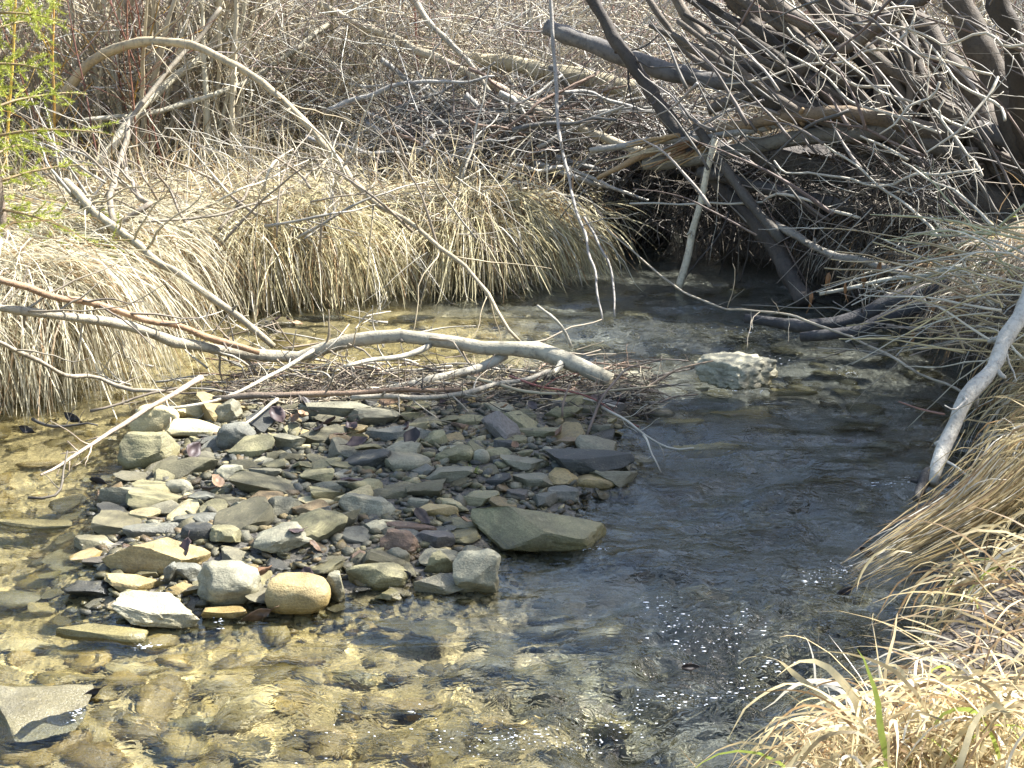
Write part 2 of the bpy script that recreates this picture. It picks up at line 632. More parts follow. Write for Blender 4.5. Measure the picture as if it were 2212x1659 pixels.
# ------------------------------------------------------------------ water
wx = np.arange(-3.2, 2.4, 0.0165)
wy = [1.55]
while wy[-1] < 10.6:
    wy.append(wy[-1] + 0.0036 * max(wy[-1], 2.6))
wy = np.array(wy)
WX, WY = np.meshgrid(wx, wy)
bub = lambda cx, cy, rx, ry: np.exp(-((WX - cx) / rx) ** 2 - ((WY - cy) / ry) ** 2)
q1 = at_z(1450, 1560)
q2 = at_z(1560, 1340)
q3 = at_z(1600, 1070)
q4 = at_z(1480, 725)
q5 = at_z(1000, 700)
riff = 0.30 + 0.75 * bub(q1[0] - .25, q1[1], .75, .28) + 0.9 * bub(q2[0], q2[1], .30, .35) + 0.7 * bub(q3[0], q3[1], .45, .6) + 1.1 * bub(q4[0], q4[1], .6, .3) + 0.3 * bub(q5[0], q5[1], .8, .25)
riff = riff + 1.2 * bub(q2[0] + .05, q2[1] - .05, .2, .3) + 1.1 * bub(q1[0] - .15, q1[1] - .05, .5, .12)
riff = riff + 0.35 * sstep(3.6, 2.9, WY) + 0.25 * bub(0.75, 4.4, .5, .9)
wob = 0.12 * n2(WX, WY, 1.7, 31)
X_, Y_ = WX + wob, WY * 1.0 + 0.12 * n2(WX, WY, 2.1, 32)
rdg = lambda a, b, s, sd: 1 - 2 * np.abs(n2(a, b, s, sd))
WZ = 3.1 * riff * (0.0125 * n2(X_ * 0.85, Y_, 4.2, 33) + 0.0042 * rdg(X_ * .8, Y_ * 1.1, 7.0, 34) + 0.0030 * rdg(X_ * 0.9, Y_ * 1.15, 13.0, 35)) + 0.0016 * n2(X_ * .8, Y_ * 1.3, 21.0, 36)
WZ += 0.012 * bub(q4[0], q4[1] + 0.1, .5, .09) + 0.010 * bub(q4[0] + .3, q4[1] + 0.3, .4, .07)
ii = np.arange(len(wy) - 1)[:, None] * len(wx) + np.arange(len(wx) - 1)[None, :]
Q = np.stack([ii, ii + 1, ii + len(wx) + 1, ii + len(wx)], -1).reshape(-1, 4)
water = mesh_np('water', np.stack([WX, WY, WZ], -1).reshape(-1, 3), quads=Q, mat=M_WATER, col=np.repeat(np.clip(riff, 0, 2).reshape(-1, 1), 3, 1))
tag(water, 'clear shallow stream water rippling around the gravel bar', 'water', kind='structure')
water.cycles.is_caustics_caster = True

# ------------------------------------------------------------------ stones
def ico(sub):
    bm = bmesh.new()
    bmesh.ops.create_icosphere(bm, subdivisions=sub, radius=1.0)
    v = np.array([p.co[:] for p in bm.verts])
    f = np.array([[q.index for q in p.verts] for p in bm.faces])
    bm.free()
    return v, f


ICO = {k: ico(k) for k in (1, 2, 3, 4, 5)}


def stone_shape(seed, sub=3, boxy=2.6, cuts=7, flat_top=0.0, rough=0.05, dims=(1, 1, 1), crag=0.0):
    r = np.random.default_rng(seed)
    v, f = ICO[sub]
    p = v / (np.sum(np.abs(v) ** boxy, axis=1) ** (1 / boxy))[:, None]
    for _ in range(cuts):
        n = r.normal(size=3)
        n[2] *= 0.7
        n /= np.linalg.norm(n)
        d = r.uniform(0.52, 0.9)
        over = np.maximum(p @ n - d, 0)
        p = p - over[:, None] * n * 0.97
    if flat_top:
        n = np.array([r.normal() * 0.10, r.normal() * 0.10, 1.0])
        n /= np.linalg.norm(n)
        over = np.maximum(p @ n - flat_top, 0)
        p = p - over[:, None] * n * 0.95
    o = r.uniform(0, 50, 3)
    asp = np.asarray(dims) / max(dims)
    q = p * asp
    p = p * (1 + 2.2 * rough * vnoise(q * 2.3 + o, 1) + 0.9 * rough * vnoise(q * 6.0 + o, 2) + 0.45 * rough * vnoise(q * 15 + o, 3))[:, None]
    if crag:
        p = p * (1 + crag * (np.abs(vnoise(q * 5 + o, 4)) - .3) * 1.6 + crag * .8 * (np.abs(vnoise(q * 11 + o, 5)) - .3) + crag * .5 * vnoise(q * 26 + o, 6))[:, None]
    p = p / np.max(np.abs(p), axis=0)
    return p, f


OLV = (0.215, 0.195, 0.115)
OLD = (0.12, 0.108, 0.068)
GRY = (0.185, 0.172, 0.13)
LGR = (0.27, 0.255, 0.20)
BLU = (0.14, 0.14, 0.128)
SLT = (0.05, 0.051, 0.050)
TAN = (0.32, 0.245, 0.125)
CRM = (0.50, 0.43, 0.27)
BRN = (0.19, 0.135, 0.075)
RED = (0.17, 0.11, 0.08)
PUR = (0.125, 0.113, 0.11)
WHT = (0.35, 0.325, 0.26)
STONES = []       # (x, y, radius) for the scatter that fills in around them


def add_stone(px, py, w, h, colr, label, boxy=3.3, cuts=9, flat=0.7, tilt=(0, 0), rot=0.0, dep=0.68, sub=4, rough=0.045, seed=None, sink=0.30, group=None, zg=None, name='stone', hmin=0.2, crag=0.0):
    """a stone whose outline in the photograph is w x h pixels about (px, py); its distance comes from the ground it lies on"""
    seed = seed if seed is not None else int(px * 7 + py * 13)
    g = at_z(px, py + h * 0.3, 0.03 if zg is None else zg)
    zgr = max(hz(g[0], g[1]), 0.005) if zg is None else zg
    g = at_z(px, py + h * 0.3, zgr)
    mp = m_per_px(g)
    if py < 1400 and zg is None:
        w, h = w * 1.1, h * 1.06
    W = w * mp
    D = W * dep
    dvec = g - np.array([0, 0, CAM_H])
    a = math.atan2(-dvec[2], math.hypot(dvec[0], dvec[1]))
    e = 1.55 if boxy < 3 else 1.25
    T = max((h * mp) ** e - (D * math.sin(a)) ** e, 1e-6) ** (1 / e) / math.cos(a)
    if T < hmin * W:
        T = hmin * W
        D = max((h * mp - T * math.cos(a)) / math.sin(a), 0.35 * W)
    T = T / (1 - sink)
    c = at_z(px, py, zgr + T * (0.5 - sink))
    p, f = stone_shape(seed, sub, boxy, cuts, flat, rough, (W, D, T), crag)
    p = p * np.array([W, D, T]) * 0.5
    me = bpy.data.meshes.new(name)
    me.from_pydata(p.tolist(), [], f.tolist())
    me.polygons.foreach_set('use_smooth', np.ones(len(f), bool))
    me.set_sharp_from_angle(angle=math.radians(24 if boxy > 2.5 else 60))
    me.materials.append(M_STONE)
    o = bpy.data.objects.new(name, me)
    C.objects.link(o)
    o.location = c
    o.rotation_euler = (math.radians(tilt[0]), math.radians(tilt[1]), math.radians(rot))
    o.color = (*colr, 1)
    o.cycles.is_caustics_receiver = True
    tag(o, label, 'stone', group)
    STONES.append((c[0], c[1], 0.5 * W, 0.5 * D))
    return o


BIG = [
    (331, 970, 132, 80, OLV, 'blocky olive grey boulder with cracked face at the bar edge', dict(boxy=4, cuts=9, flat=.85, rough=.06, sink=.12)),
    (330, 908, 106, 62, CRM, 'tall pale yellow pointed stone behind the cracked olive boulder', dict(boxy=2.2, cuts=9, flat=0, sink=.15)),
    (424, 926, 138, 46, CRM, 'cream sandstone slab under a thin twig, dark broken end', dict(boxy=4, tilt=(8, 6), sink=.15)),
    (486, 892, 66, 54, GRY, 'grey upright round topped stone beneath the fallen twigs', dict(flat=0, rough=.06, sink=.15)),
    (414, 893, 58, 36, CRM, 'small cream block between the yellow and the round grey stone', dict(boxy=4, sink=.15)),
    (408, 1008, 140, 58, OLD, 'olive brown wedge of stone sitting in the side water', dict(cuts=10, flat=.8)),
    (531, 968, 122, 46, OLV, 'long tan slab tilted up at one end with a dark split edge', dict(boxy=4, tilt=(6, -14), dep=.5, sink=.12)),
    (513, 944, 84, 56, BLU, 'smooth blue grey domed stone behind the tilted tan slab', dict(flat=0, sink=.2)),
    (625, 958, 68, 42, GRY, 'grey stone with pale flat top beside the dead leaves', dict(boxy=3)),
    (488, 1022, 68, 42, LGR, 'pale blue grey flat stone below the olive brown wedge', dict(flat=.6)),
    (577, 1053, 155, 58, OLD, 'large dark olive slab with a rounded back lying across the bar', dict(boxy=3, flat=.7, tilt=(6, 5))),
    (278, 1072, 118, 54, GRY, 'grey water smoothed slab sloping into the shallow water', dict(flat=.7, tilt=(0, 6), boxy=2.3, cuts=4)),
    (388, 1051, 62, 30, LGR, 'pale greenish rounded stone next to a dark wet leaf', dict(boxy=2.2, cuts=3)),
    (431, 1076, 68, 30, BLU, 'blue grey flat stone crossed by a dry grass straw', dict(flat=.6)),
    (497, 1083, 78, 32, OLD, 'dark olive flat stone touching the big rounded slab', {}),
    (613, 1097, 90, 48, GRY, 'brownish grey domed stone behind the cream slab', dict(flat=0)),
    (354, 1099, 82, 36, GRY, 'grey shelving stone above the white streaked slate', dict(tilt=(8, 0))),
    (424, 1124, 124, 30, BLU, 'long dark slate with white mineral crust', dict(dep=.4, rough=.08)),
    (326, 1145, 124, 44, BLU, 'wide blue grey slab with a straight broken edge', dict(boxy=4, flat=.6, tilt=(8, 0))),
    (429, 1153, 70, 44, SLT, 'smooth dark oval slate pebble behind the brown block', dict(boxy=2.1, cuts=1, flat=.7, rough=.02)),
    (493, 1156, 78, 48, OLV, 'greenish angular block with a flat sunlit top', dict(boxy=4.5, cuts=8, sink=.15)),
    (595, 1165, 144, 68, LGR, 'speckled bluish white granite boulder leaning on the bar', dict(cuts=8, flat=0, tilt=(0, -10), rough=.06, sink=.15)),
    (335, 1199, 208, 80, TAN, 'big tan brown rectangular block at the edge of the bar', dict(boxy=4.5, cuts=5, flat=.88, rough=.05, sink=.12, dep=.42)),
    (212, 1172, 96, 40, GRY, 'grey ribbed slab beside the big tan block', dict(tilt=(0, 8))),
    (220, 1215, 80, 30, PUR, 'dark pitted stone half in the water beside the tan block', {}),
    (192, 1275, 94, 42, SLT, 'wet dark slate lump standing in the side channel', dict(rough=.07, flat=0)),
    (290, 1260, 118, 52, TAN, 'low tan grey stone in front of the big tan block', dict(cuts=8, tilt=(0, 12))),
    (322, 1240, 64, 30, OLD, 'dark brown flat stone wedged under the tan block', {}),
    (365, 1240, 34, 52, BLU, 'narrow upright blue grey stone beside the blue slate chunk', dict(dep=.8, flat=0, sink=.15)),
    (408, 1237, 68, 48, BLU, 'blue slate chunk with a pale top edge', dict(boxy=3.5, cuts=9, sink=.15)),
    (490, 1262, 130, 98, LGR, 'large rounded boulder mottled grey, cream and white', dict(flat=0, boxy=2.3, cuts=4, rough=.06, sink=.12, dep=.8)),
    (392, 1276, 80, 40, TAN, 'smooth tan stone behind the white streaked rock', dict(boxy=3)),
    (335, 1318, 184, 74, WHT, 'pale rock with bright white upper face and dark broken front', dict(cuts=11, flat=.7, rough=.06, crag=.06, tilt=(10, 10), sink=.12, dep=.5, boxy=3)),
    (477, 1324, 102, 30, TAN, 'yellow brown slab at the water edge with dripping water', dict(flat=.6, sink=.2)),
    (640, 1283, 136, 80, TAN, 'smooth tan dome shaped stone at the water edge', dict(boxy=2.8, cuts=2, flat=.9, rough=.02, sink=.15)),
    (818, 1238, 126, 74, OLV, 'olive grey block with a reddish brown lower edge', dict(boxy=3.5, cuts=8, flat=.75, tilt=(6, -8), sink=.12)),
    (724, 1268, 50, 66, GRY, 'grey upright stone with dark flaked side', dict(cuts=9, flat=0, dep=.9, sink=.15)),
    (859, 1206, 52, 36, GRY, 'small grey dome resting on the olive block', dict(boxy=2.2, cuts=2, flat=0)),
    (1032, 1237, 98, 90, LGR, 'upright grey granite block with a pitted lower face in the water', dict(boxy=4, cuts=6, flat=.85, sink=.12, dep=.7)),
    (950, 1221, 64, 50, OLV, 'olive angular stone behind the wet wedge', dict(cuts=10, flat=0)),
    (872, 1170, 94, 58, RED, 'reddish brown angular rock in the middle of small pebbles', dict(cuts=10, flat=0, rough=.06, sink=.15)),
    (941, 1171, 80, 44, PUR, 'purplish grey rough stone touching the reddish rock', dict(cuts=9)),
    (945, 1264, 150, 50, GRY, 'flat grey wedge sloping into the running water', dict(flat=.6, tilt=(12, 4))),
    (843, 1288, 56, 28, OLV, 'small olive block at the waterline below the olive grey block', dict(boxy=4)),
    (726, 889, 156, 50, GRY, 'long grey green boulder beneath the dark debris line', dict(cuts=6, flat=.8, sink=.15, dep=.45)),
    (863, 940, 136, 30, BLU, 'long flat blue grey slab beside the purple leaves', dict(flat=.6)),
    (943, 951, 64, 34, OLV, 'olive plate standing on edge near the blue slab', dict(tilt=(20, 0))),
    (795, 994, 98, 42, SLT, 'dark blue slate with a pale sloping face', dict(boxy=3, cuts=9, tilt=(0, -10))),
    (870, 998, 112, 40, GRY, 'dark grey brown lens shaped stone', dict(boxy=2.2, cuts=3, flat=.8)),
    (982, 985, 78, 44, OLV, 'brown grey triangular stone behind the round pebble', dict(cuts=9, flat=0)),
    (1039, 990, 36, 30, LGR, 'smooth round pale grey pebble beside the flat plate', dict(boxy=2, cuts=0, flat=0, rough=.015, dep=.9, sub=3)),
    (973, 1024, 98, 40, GRY, 'flat purplish grey plate in the middle of the bar', dict(flat=.5, boxy=2.4)),
    (681, 1029, 78, 36, OLV, 'olive grey plate next to the large dark slab', {}),
    (781, 1051, 88, 42, OLV, 'green grey folded looking stone with a dark leaf behind', dict(tilt=(6, 6))),
    (713, 1054, 64, 28, GRY, 'thin grey tilted plate of stone on the bar', dict(tilt=(10, -10))),
    (795, 1097, 118, 48, LGR, 'pale elongated grey green stone like a loaf', dict(boxy=2.6, cuts=3, tilt=(0, 8), rot=-14, dep=.45)),
    (929, 1108, 114, 36, TAN, 'brown striped oblong stone that looks like bark', dict(boxy=4, cuts=4, dep=.35, rough=.06)),
    (843, 1067, 88, 30, OLD, 'dark olive lens behind the pale loaf stone', dict(boxy=2.2, cuts=3)),
    (683, 1083, 74, 30, CRM, 'cream topped flat stone beside a dry straw', dict(flat=.6)),
    (667, 1106, 90, 40, BRN, 'brown oblong stone leaning on the cream topped one', dict(tilt=(0, -14), dep=.45)),
    (701, 1122, 62, 48, SLT, 'rough lumpy black stone beside a patch of grit', dict(cuts=9, rough=.1, flat=0)),
    (1029, 1079, 94, 40, OLV, 'olive domed slab beside the blue slate', dict(flat=.7)),
    (906, 1088, 50, 28, GRY, 'grey block behind the bark like stone', dict(boxy=4)),
    (884, 1142, 112, 26, RED, 'reddish flat slab behind the reddish angular rock', dict(flat=.6)),
    (1264, 996, 196, 66, SLT, 'big black slate slab with a flat top and steep broken front', dict(boxy=4, cuts=6, flat=.7, tilt=(3, 3), sink=.1, dep=.6, rough=.035)),
    (1273, 1043, 104, 40, TAN, 'tan brown oblong stone in front of the black slate slab', dict(boxy=3.2, cuts=4, tilt=(0, 8), dep=.5)),
    (1214, 1069, 68, 36, BLU, 'blue slate lump with an eye shaped pattern', dict(cuts=5)),
    (1155, 1038, 94, 40, GRY, 'flat grey plate next to the black slate slab', dict(flat=.5)),
    (1125, 1000, 90, 42, GRY, 'grey brown plate tilted against the black slate slab', dict(flat=.5, tilt=(6, 4))),
    (1155, 936, 106, 34, OLV, 'flat olive slab near the broken twig ends', dict(flat=.5)),
    (1221, 957, 90, 26, BRN, 'brown flat stone behind the black slate slab', {}),
    (1084, 966, 44, 32, SLT, 'small blue black cube of stone', dict(boxy=4)),
    (1323, 882, 80, 34, PUR, 'dark rounded stone under the twigs at the far bar end', dict(boxy=2.4)),
    (1255, 869, 110, 38, OLV, 'greenish stone under the twigs', dict(flat=.8)),
    (1428, 903, 62, 34, OLD, 'olive dome of a stone barely breaking the water', dict(boxy=2.2, cuts=1, flat=0, zg=-0.03)),
    (1378, 816, 88, 36, LGR, 'pale pitted stone touching the broken log end', dict(rough=.05, crag=.1, boxy=3, sink=.15, sub=5)),
    (1592, 803, 184, 90, WHT, 'sunlit whitish craggy rock standing alone in the stream', dict(cuts=4, flat=0, boxy=2.3, rough=.06, crag=.10, sink=.15, dep=.7, zg=-0.01, sub=5)),
    (1520, 848, 38, 18, LGR, 'tiny pale stone at the foot of the craggy white rock', dict(zg=-0.02, sub=3)),
    (1165, 1142, 300, 112, OLV, 'large olive slab dipping into the running water', dict(boxy=4, cuts=6, flat=.6, tilt=(6, 9), sink=.15, dep=.5, zg=-0.005)),
    (212, 1378, 226, 48, OLV, 'long wet olive slab lying across the shallow water', dict(boxy=4, cuts=6, flat=.8, tilt=(0, 2), dep=.34, sink=.2, zg=-0.03)),
    (85, 1545, 270, 190, GRY, 'broad flat grey slab just breaking the shallow water', dict(boxy=3.4, cuts=5, flat=.45, tilt=(5, 7), dep=1.0, zg=-0.055, sink=.1, hmin=.12)),
    (30, 1312, 130, 54, GRY, 'grey rounded stone mostly under the side water', dict(flat=0, boxy=2.2, cuts=2, zg=-0.05)),
    (80, 1143, 175, 36, OLV, 'flat olive slab lying level with the side water', dict(flat=.6, zg=-0.03)),
    (275, 1020, 130, 34, OLD, 'dark wet slab at the foot of the cracked boulder', dict(flat=.6, zg=-0.02)),
    (768, 806, 80, 28, SLT, 'dark stone behind the fallen log', dict(zg=0.0)),
    (1010, 795, 60, 24, OLV, 'olive stone under the middle of the fallen log', dict(zg=0.0)),
    (690, 700, 120, 34, SLT, 'dark wet stone in the riffle behind the fallen log', dict(zg=-0.05)),
    (910, 700, 110, 26, SLT, 'dark submerged hump with water sliding over it', dict(zg=-0.05)),
    (600, 705, 90, 40, OLD, 'brown stone topped with caught leaves near the bank', dict(zg=-0.03)),
    (150, 1268, 40, 20, OLV, 'small olive stone in the side channel by the wet slate lump', dict(zg=-0.05)),
]
for px, py, w, h, colr, label, kw in BIG:
    add_stone(px, py, w, h, colr, label, **kw)

# stones lying under the surface, each a thing of its own
SUB = [(640, 1470, 150, 60, TAN), (300, 1480, 150, 60, CRM), (470, 1440, 110, 40, TAN), (200, 1620, 160, 70, TAN), (420, 1600, 130, 60, OLV), (560, 1560, 100, 44, CRM),
       (760, 1500, 120, 46, OLV), (900, 1560, 140, 54, TAN), (1050, 1480, 130, 50, BLU), (1180, 1400, 150, 60, BLU), (1300, 1420, 120, 60, BLU), (820, 1390, 120, 40, TAN),
       (1000, 1330, 110, 40, OLV), (1350, 1240, 140, 50, OLD), (1500, 1320, 170, 60, BLU), (1440, 1080, 150, 44, BLU), (1520, 1000, 150, 30, CRM), (1600, 930, 140, 26, TAN), (1700, 880, 130, 26, OLV),
       (1480, 950, 110, 24, CRM), (700, 1620, 150, 60, TAN), (1100, 1600, 150, 60, TAN), (1320, 1590, 150, 60, OLV), (1650, 1180, 170, 50, OLD), (1780, 1080, 150, 40, OLD), (1850, 960, 120, 34, OLD),
       (110, 1240, 100, 36, TAN), (90, 1040, 120, 30, TAN), (60, 1440, 150, 36, CRM)]
SUBL = {TAN: 'yellow tan', CRM: 'pale cream', OLV: 'olive', BLU: 'blue grey', OLD: 'dark olive'}
for i, (px, py, w, h, cl) in enumerate(SUB):
    add_stone(px, py, w, h, cl, 'submerged %s stone seen through the clear running water' % SUBL[cl], group='stones under the water', zg=-0.10, boxy=2.5, cuts=5, flat=.7, sub=3, seed=900 + i, sink=.3, hmin=.25)

# smaller stones that fill the bar: each its own object, meshes shared between look-alikes
TEMPL = []
for k in range(26):
    p, f = stone_shape(500 + k, 3, [2.8, 4.0, 5.0][k % 3], [7, 10, 13][k % 3], [0.5, 0.6, 0.7][k % 3], 0.035)
    me = bpy.data.meshes.new('small_stone')
    me.from_pydata((p * 0.5).tolist(), [], f.tolist())
    me.polygons.foreach_set('use_smooth', np.ones(len(f), bool))
    me.set_sharp_from_angle(angle=math.radians(24))
    me.materials.append(M_STONE)
    TEMPL.append(me)
PAL = [(OLV, 'olive'), (OLD, 'dark olive'), (GRY, 'grey'), (LGR, 'pale grey'), (BLU, 'blue grey'), (SLT, 'black slate'), (TAN, 'tan'), (CRM, 'cream'), (BRN, 'brown'), (RED, 'reddish'), (PUR, 'purplish')]
PALW = np.array([.27, .16, .17, .07, .08, .05, .09, .04, .03, .02, .02])
import re
REFS = []
for (px_, py_, w_, h_, c_, lab_, kw_), st_ in zip(BIG, STONES):
    ref_ = re.split(r',| (?:at|behind|under|underneath|beneath|between|in|with|sitting|lying|below|next|crossed|touching|above|leaning|half|standing|wedged|resting|sloping|near|that|barely|beside|tilted|dipping|just|mostly|like|on|against|barely|topped|by) ', lab_)[0]
    if len(ref_.split()) >= 3 and 850 < py_ < 1340:
        REFS.append((st_[0], st_[1], ref_))
bx = np.array(BAR_POLY)
cnt = 0
tries = 0
placed = [(s[0], s[1], s[2] * .8, s[3] * .8) for s in STONES]
while cnt < 290 and tries < 30000:
    tries += 1
    x, y = U(bx[:, 0].min(), bx[:, 0].max()), U(bx[:, 1].min(), bx[:, 1].max())
    s = float(sdf_poly(np.array([x]), np.array([y]), BAR_POLY)[0])
    if s < -0.13 or (s < -0.02 and x > -.2):
        continue
    W = float(np.exp(U(math.log(.075), math.log(.19)))) * (1.15 - 0.55 * cnt / 290)
    D = W * U(.55, .95)
    ok = True
    for (sx, sy, rx, ry) in placed:
        if ((x - sx) / (rx + W * .1)) ** 2 + ((y - sy) / (ry + D * .1)) ** 2 < 1:
            ok = False
            break
    if not ok:
        continue
    T = W * U(.2, .5)
    k = int(rng.integers(26))
    o = bpy.data.objects.new('small_stone', TEMPL[k])
    C.objects.link(o)
    o.location = (x, y, max(hz(x, y), -.035) + T * U(.05, .3))
    o.scale = (W, D, T)
    o.rotation_euler = (U(-.3, .3), U(-.3, .3), U(0, 6.28))
    ci = int(rng.choice(len(PAL), p=PALW))
    kb = U(.75, 1.3)
    o.color = (*[float(v * kb) for v in PAL[ci][0]], 1)
    o.cycles.is_caustics_receiver = True
    shape = 'flat' if T < .36 * W else 'rounded'
    near_ = min(REFS, key=lambda q: (q[0] - x) ** 2 + (q[1] - y) ** 2)[2]
    lb_ = ('small %s %s stone beside the %s' % (PAL[ci][1], shape, near_)).split()[:16]
    tag(o, ' '.join(lb_), 'stone', ' '.join(['small', PAL[ci][1], shape, 'stones beside the', near_]))
    placed.append((x, y, W * .42, D * .42))
    cnt += 1
print('small stones', cnt, tries)


def pebble_field(name, n, region, smin, smax, pal, w, label, sub=1, lift=0.2, tint=False):
    v, f = ICO[sub]
    shapes = [stone_shape(700 + k, sub, 2.6, 4, .75, .05)[0] for k in range(12)]
    P, Cc = [], []
    x, y = region(n)
    z = height(x, y)
    n = len(x)
    sz = np.exp(U(math.log(smin), math.log(smax), n))
    ci = rng.choice(len(pal), size=n, p=w)
    pc = np.array([pal[i] for i in ci]) * U(.6, 1.2, (n, 1)) * (1.15 if tint else .75)  # bar gravel darkened to deepen the shade in the gaps
    if tint:
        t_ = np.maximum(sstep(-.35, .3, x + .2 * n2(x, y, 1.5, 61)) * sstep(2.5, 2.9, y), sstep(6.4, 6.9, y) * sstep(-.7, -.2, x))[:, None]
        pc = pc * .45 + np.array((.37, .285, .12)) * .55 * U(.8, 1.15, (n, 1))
        pc = pc * (1 - t_) + np.array((.16, .16, .14)) * U(.5, 1.4, (n, 1)) * t_  # channel cobbles greyed, their tone standing in for sheen on the water
    a = U(0, 6.28, n)
    tl = rng.normal(size=(n, 2)) * .25
    for i in range(n):
        s = shapes[i % 12] * np.array([sz[i], sz[i] * (.6 + .35 * ((i * 7) % 11) / 11), sz[i] * (.3 + .3 * ((i * 5) % 7) / 7)]) * .5
        ca, sa = math.cos(a[i]), math.sin(a[i])
        q = np.stack([s[:, 0] * ca - s[:, 1] * sa, s[:, 0] * sa + s[:, 1] * ca, s[:, 2] + s[:, 0] * tl[i, 0] + s[:, 1] * tl[i, 1]], 1)
        P.append(q + np.array([x[i], y[i], z[i] + sz[i] * lift * .5]))
    V = np.concatenate(P)
    F = (np.arange(n)[:, None, None] * len(v) + f[None]).reshape(-1, 3)
    o = mesh_np(name, V, tris=F, mat=M_PEB, col=rep_col(pc, len(v)))
    o.cycles.is_caustics_receiver = True
    return tag(o, label, 'gravel', kind='stuff')


def bar_region(n):
    x, y = U(bx[:, 0].min() - .1, bx[:, 0].max() + .1, n * 3), U(bx[:, 1].min() - .1, bx[:, 1].max() + .1, n * 3)
    k = sdf_poly(x, y, BAR_POLY) > -0.06
    return x[k][:n], y[k][:n]


def bed_region(n):
    y = 2.3 + (U(0, 1, n * 4) ** 1.4) * 5.2
    x = U(-1, 1, n * 4) * (0.4 * y + .3)
    sl, sr, sb = zones(x, y)
    k = (sl < 0) & (sr < 0.02) & (sb < -0.05)
    return x[k][:n], y[k][:n]


pebble_field('gravel', 6000, bar_region, .014, .058, [OLV, GRY, TAN, CRM, BLU, BRN, OLD, LGR], [.22, .2, .08, .05, .15, .07, .18, .05], 'fine mixed gravel and grit between the stones of the bar')
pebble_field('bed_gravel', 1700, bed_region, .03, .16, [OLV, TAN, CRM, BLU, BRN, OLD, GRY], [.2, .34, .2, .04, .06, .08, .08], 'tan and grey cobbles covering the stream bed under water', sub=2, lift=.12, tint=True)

# ------------------------------------------------------------------ dead wood and stems placed one by one
def stick_path(ctrl, K=None, wig=0.004):
    """ctrl: (px, py, Y) points; Y is the distance along the ground read from what the stem stands on or lies over"""
    pts = np.array([at_y(a, b, c) for a, b, c in ctrl])
    L = np.sum(np.linalg.norm(np.diff(pts, axis=0), axis=1))
    K = K or int(np.clip(L / 0.045, 8, 44))
    p = catmull(pts, K)
    o = U(0, 90, 3)
    amp = wig * np.minimum(np.linspace(0, 6, K), 1)[:, None]
    s = np.linspace(0, L, K)[:, None]
    n = np.stack([vnoise(np.concatenate([s * 7 + o[j], s * 0 + j, s * 0], 1), 40 + j) for j in range(3)], 1)
    return p + amp * n * 2


def tube_obj(name, path, r, col, mat, parent=None, sides=8, knots=True, loc=None):
    K = len(path)
    R = np.asarray(r, float) if np.ndim(r) else np.full(K, r)
    if knots:
        o = U(0, 90)
        s = np.arange(K)
        R = R * (1 + 0.16 * vnoise(np.stack([s * .9 + o, s * 0, s * 0], 1), 5))
    V, Qd, Tr = batch_tubes(path[None], R[None], sides)
    cc = np.asarray(col, float)
    if cc.ndim == 2:
        cc = np.repeat(cc, sides, axis=0)
    else:
        cc = np.tile(cc, (len(V), 1))
    nn = vnoise(V * 9 + 3, 8)[:, None] + .7 * vnoise(V * 31 + 3, 9)[:, None]
    if sides >= 8 and knots:
        V = V + (vnoise(V * 38, 12)[:, None] * .12 + vnoise(V * 90, 13)[:, None] * .06) * np.repeat(R, sides)[:, None] * np.stack([vnoise(V * 17 + 9 * j, 14 + j) for j in range(3)], 1) * 2
    return mesh_np(name, V, quads=Qd, tris=Tr, mat=mat, parent=parent, col=np.clip(cc * (1 + .25 * nn), 0, 1), loc=loc if loc is not None else (tuple(path[0]) if parent is None else None))


def side_paths(path, R, n, ln, lo=.15, hi=.98, up=0.1, spread=1.0, K=9):
    """side twigs that leave a stem"""
    out = []
    for _ in range(n):
        i = int(U(lo, hi) * (len(path) - 2))
        t = path[i + 1] - path[i]
        t /= np.linalg.norm(t) + 1e-9
        d = rng.normal(size=3)
        d -= t * (d @ t)
        d /= np.linalg.norm(d)
        d = t * U(.4, 1.1) + d * spread + np.array([0, 0, up])
        d /= np.linalg.norm(d)
        L = ln * U(.35, 1.2)
        q = [path[i]]
        for k in range(K - 1):
            q.append(q[-1] + d * L / (K - 1))
            d = d + rng.normal(size=3) * .16 + np.array([0, 0, up * .12])
            d /= np.linalg.norm(d)
        q = np.array(q)
        q[:, 2] = np.maximum(q[:, 2], 0.004)
        r0 = min(R[i] * U(.25, .5), .006)
        out.append((q, np.linspace(r0, max(r0 * .3, .0009), K)))
    return out


GREY_ = (0.27, 0.25, 0.22)
PALE_ = (0.42, 0.38, 0.31)
TANW = (0.33, 0.26, 0.17)
DARKW = (0.085, 0.072, 0.062)
BRNW = (0.17, 0.115, 0.07)
STRAW = (0.46, 0.37, 0.20)
REDW = (0.20, 0.07, 0.055)


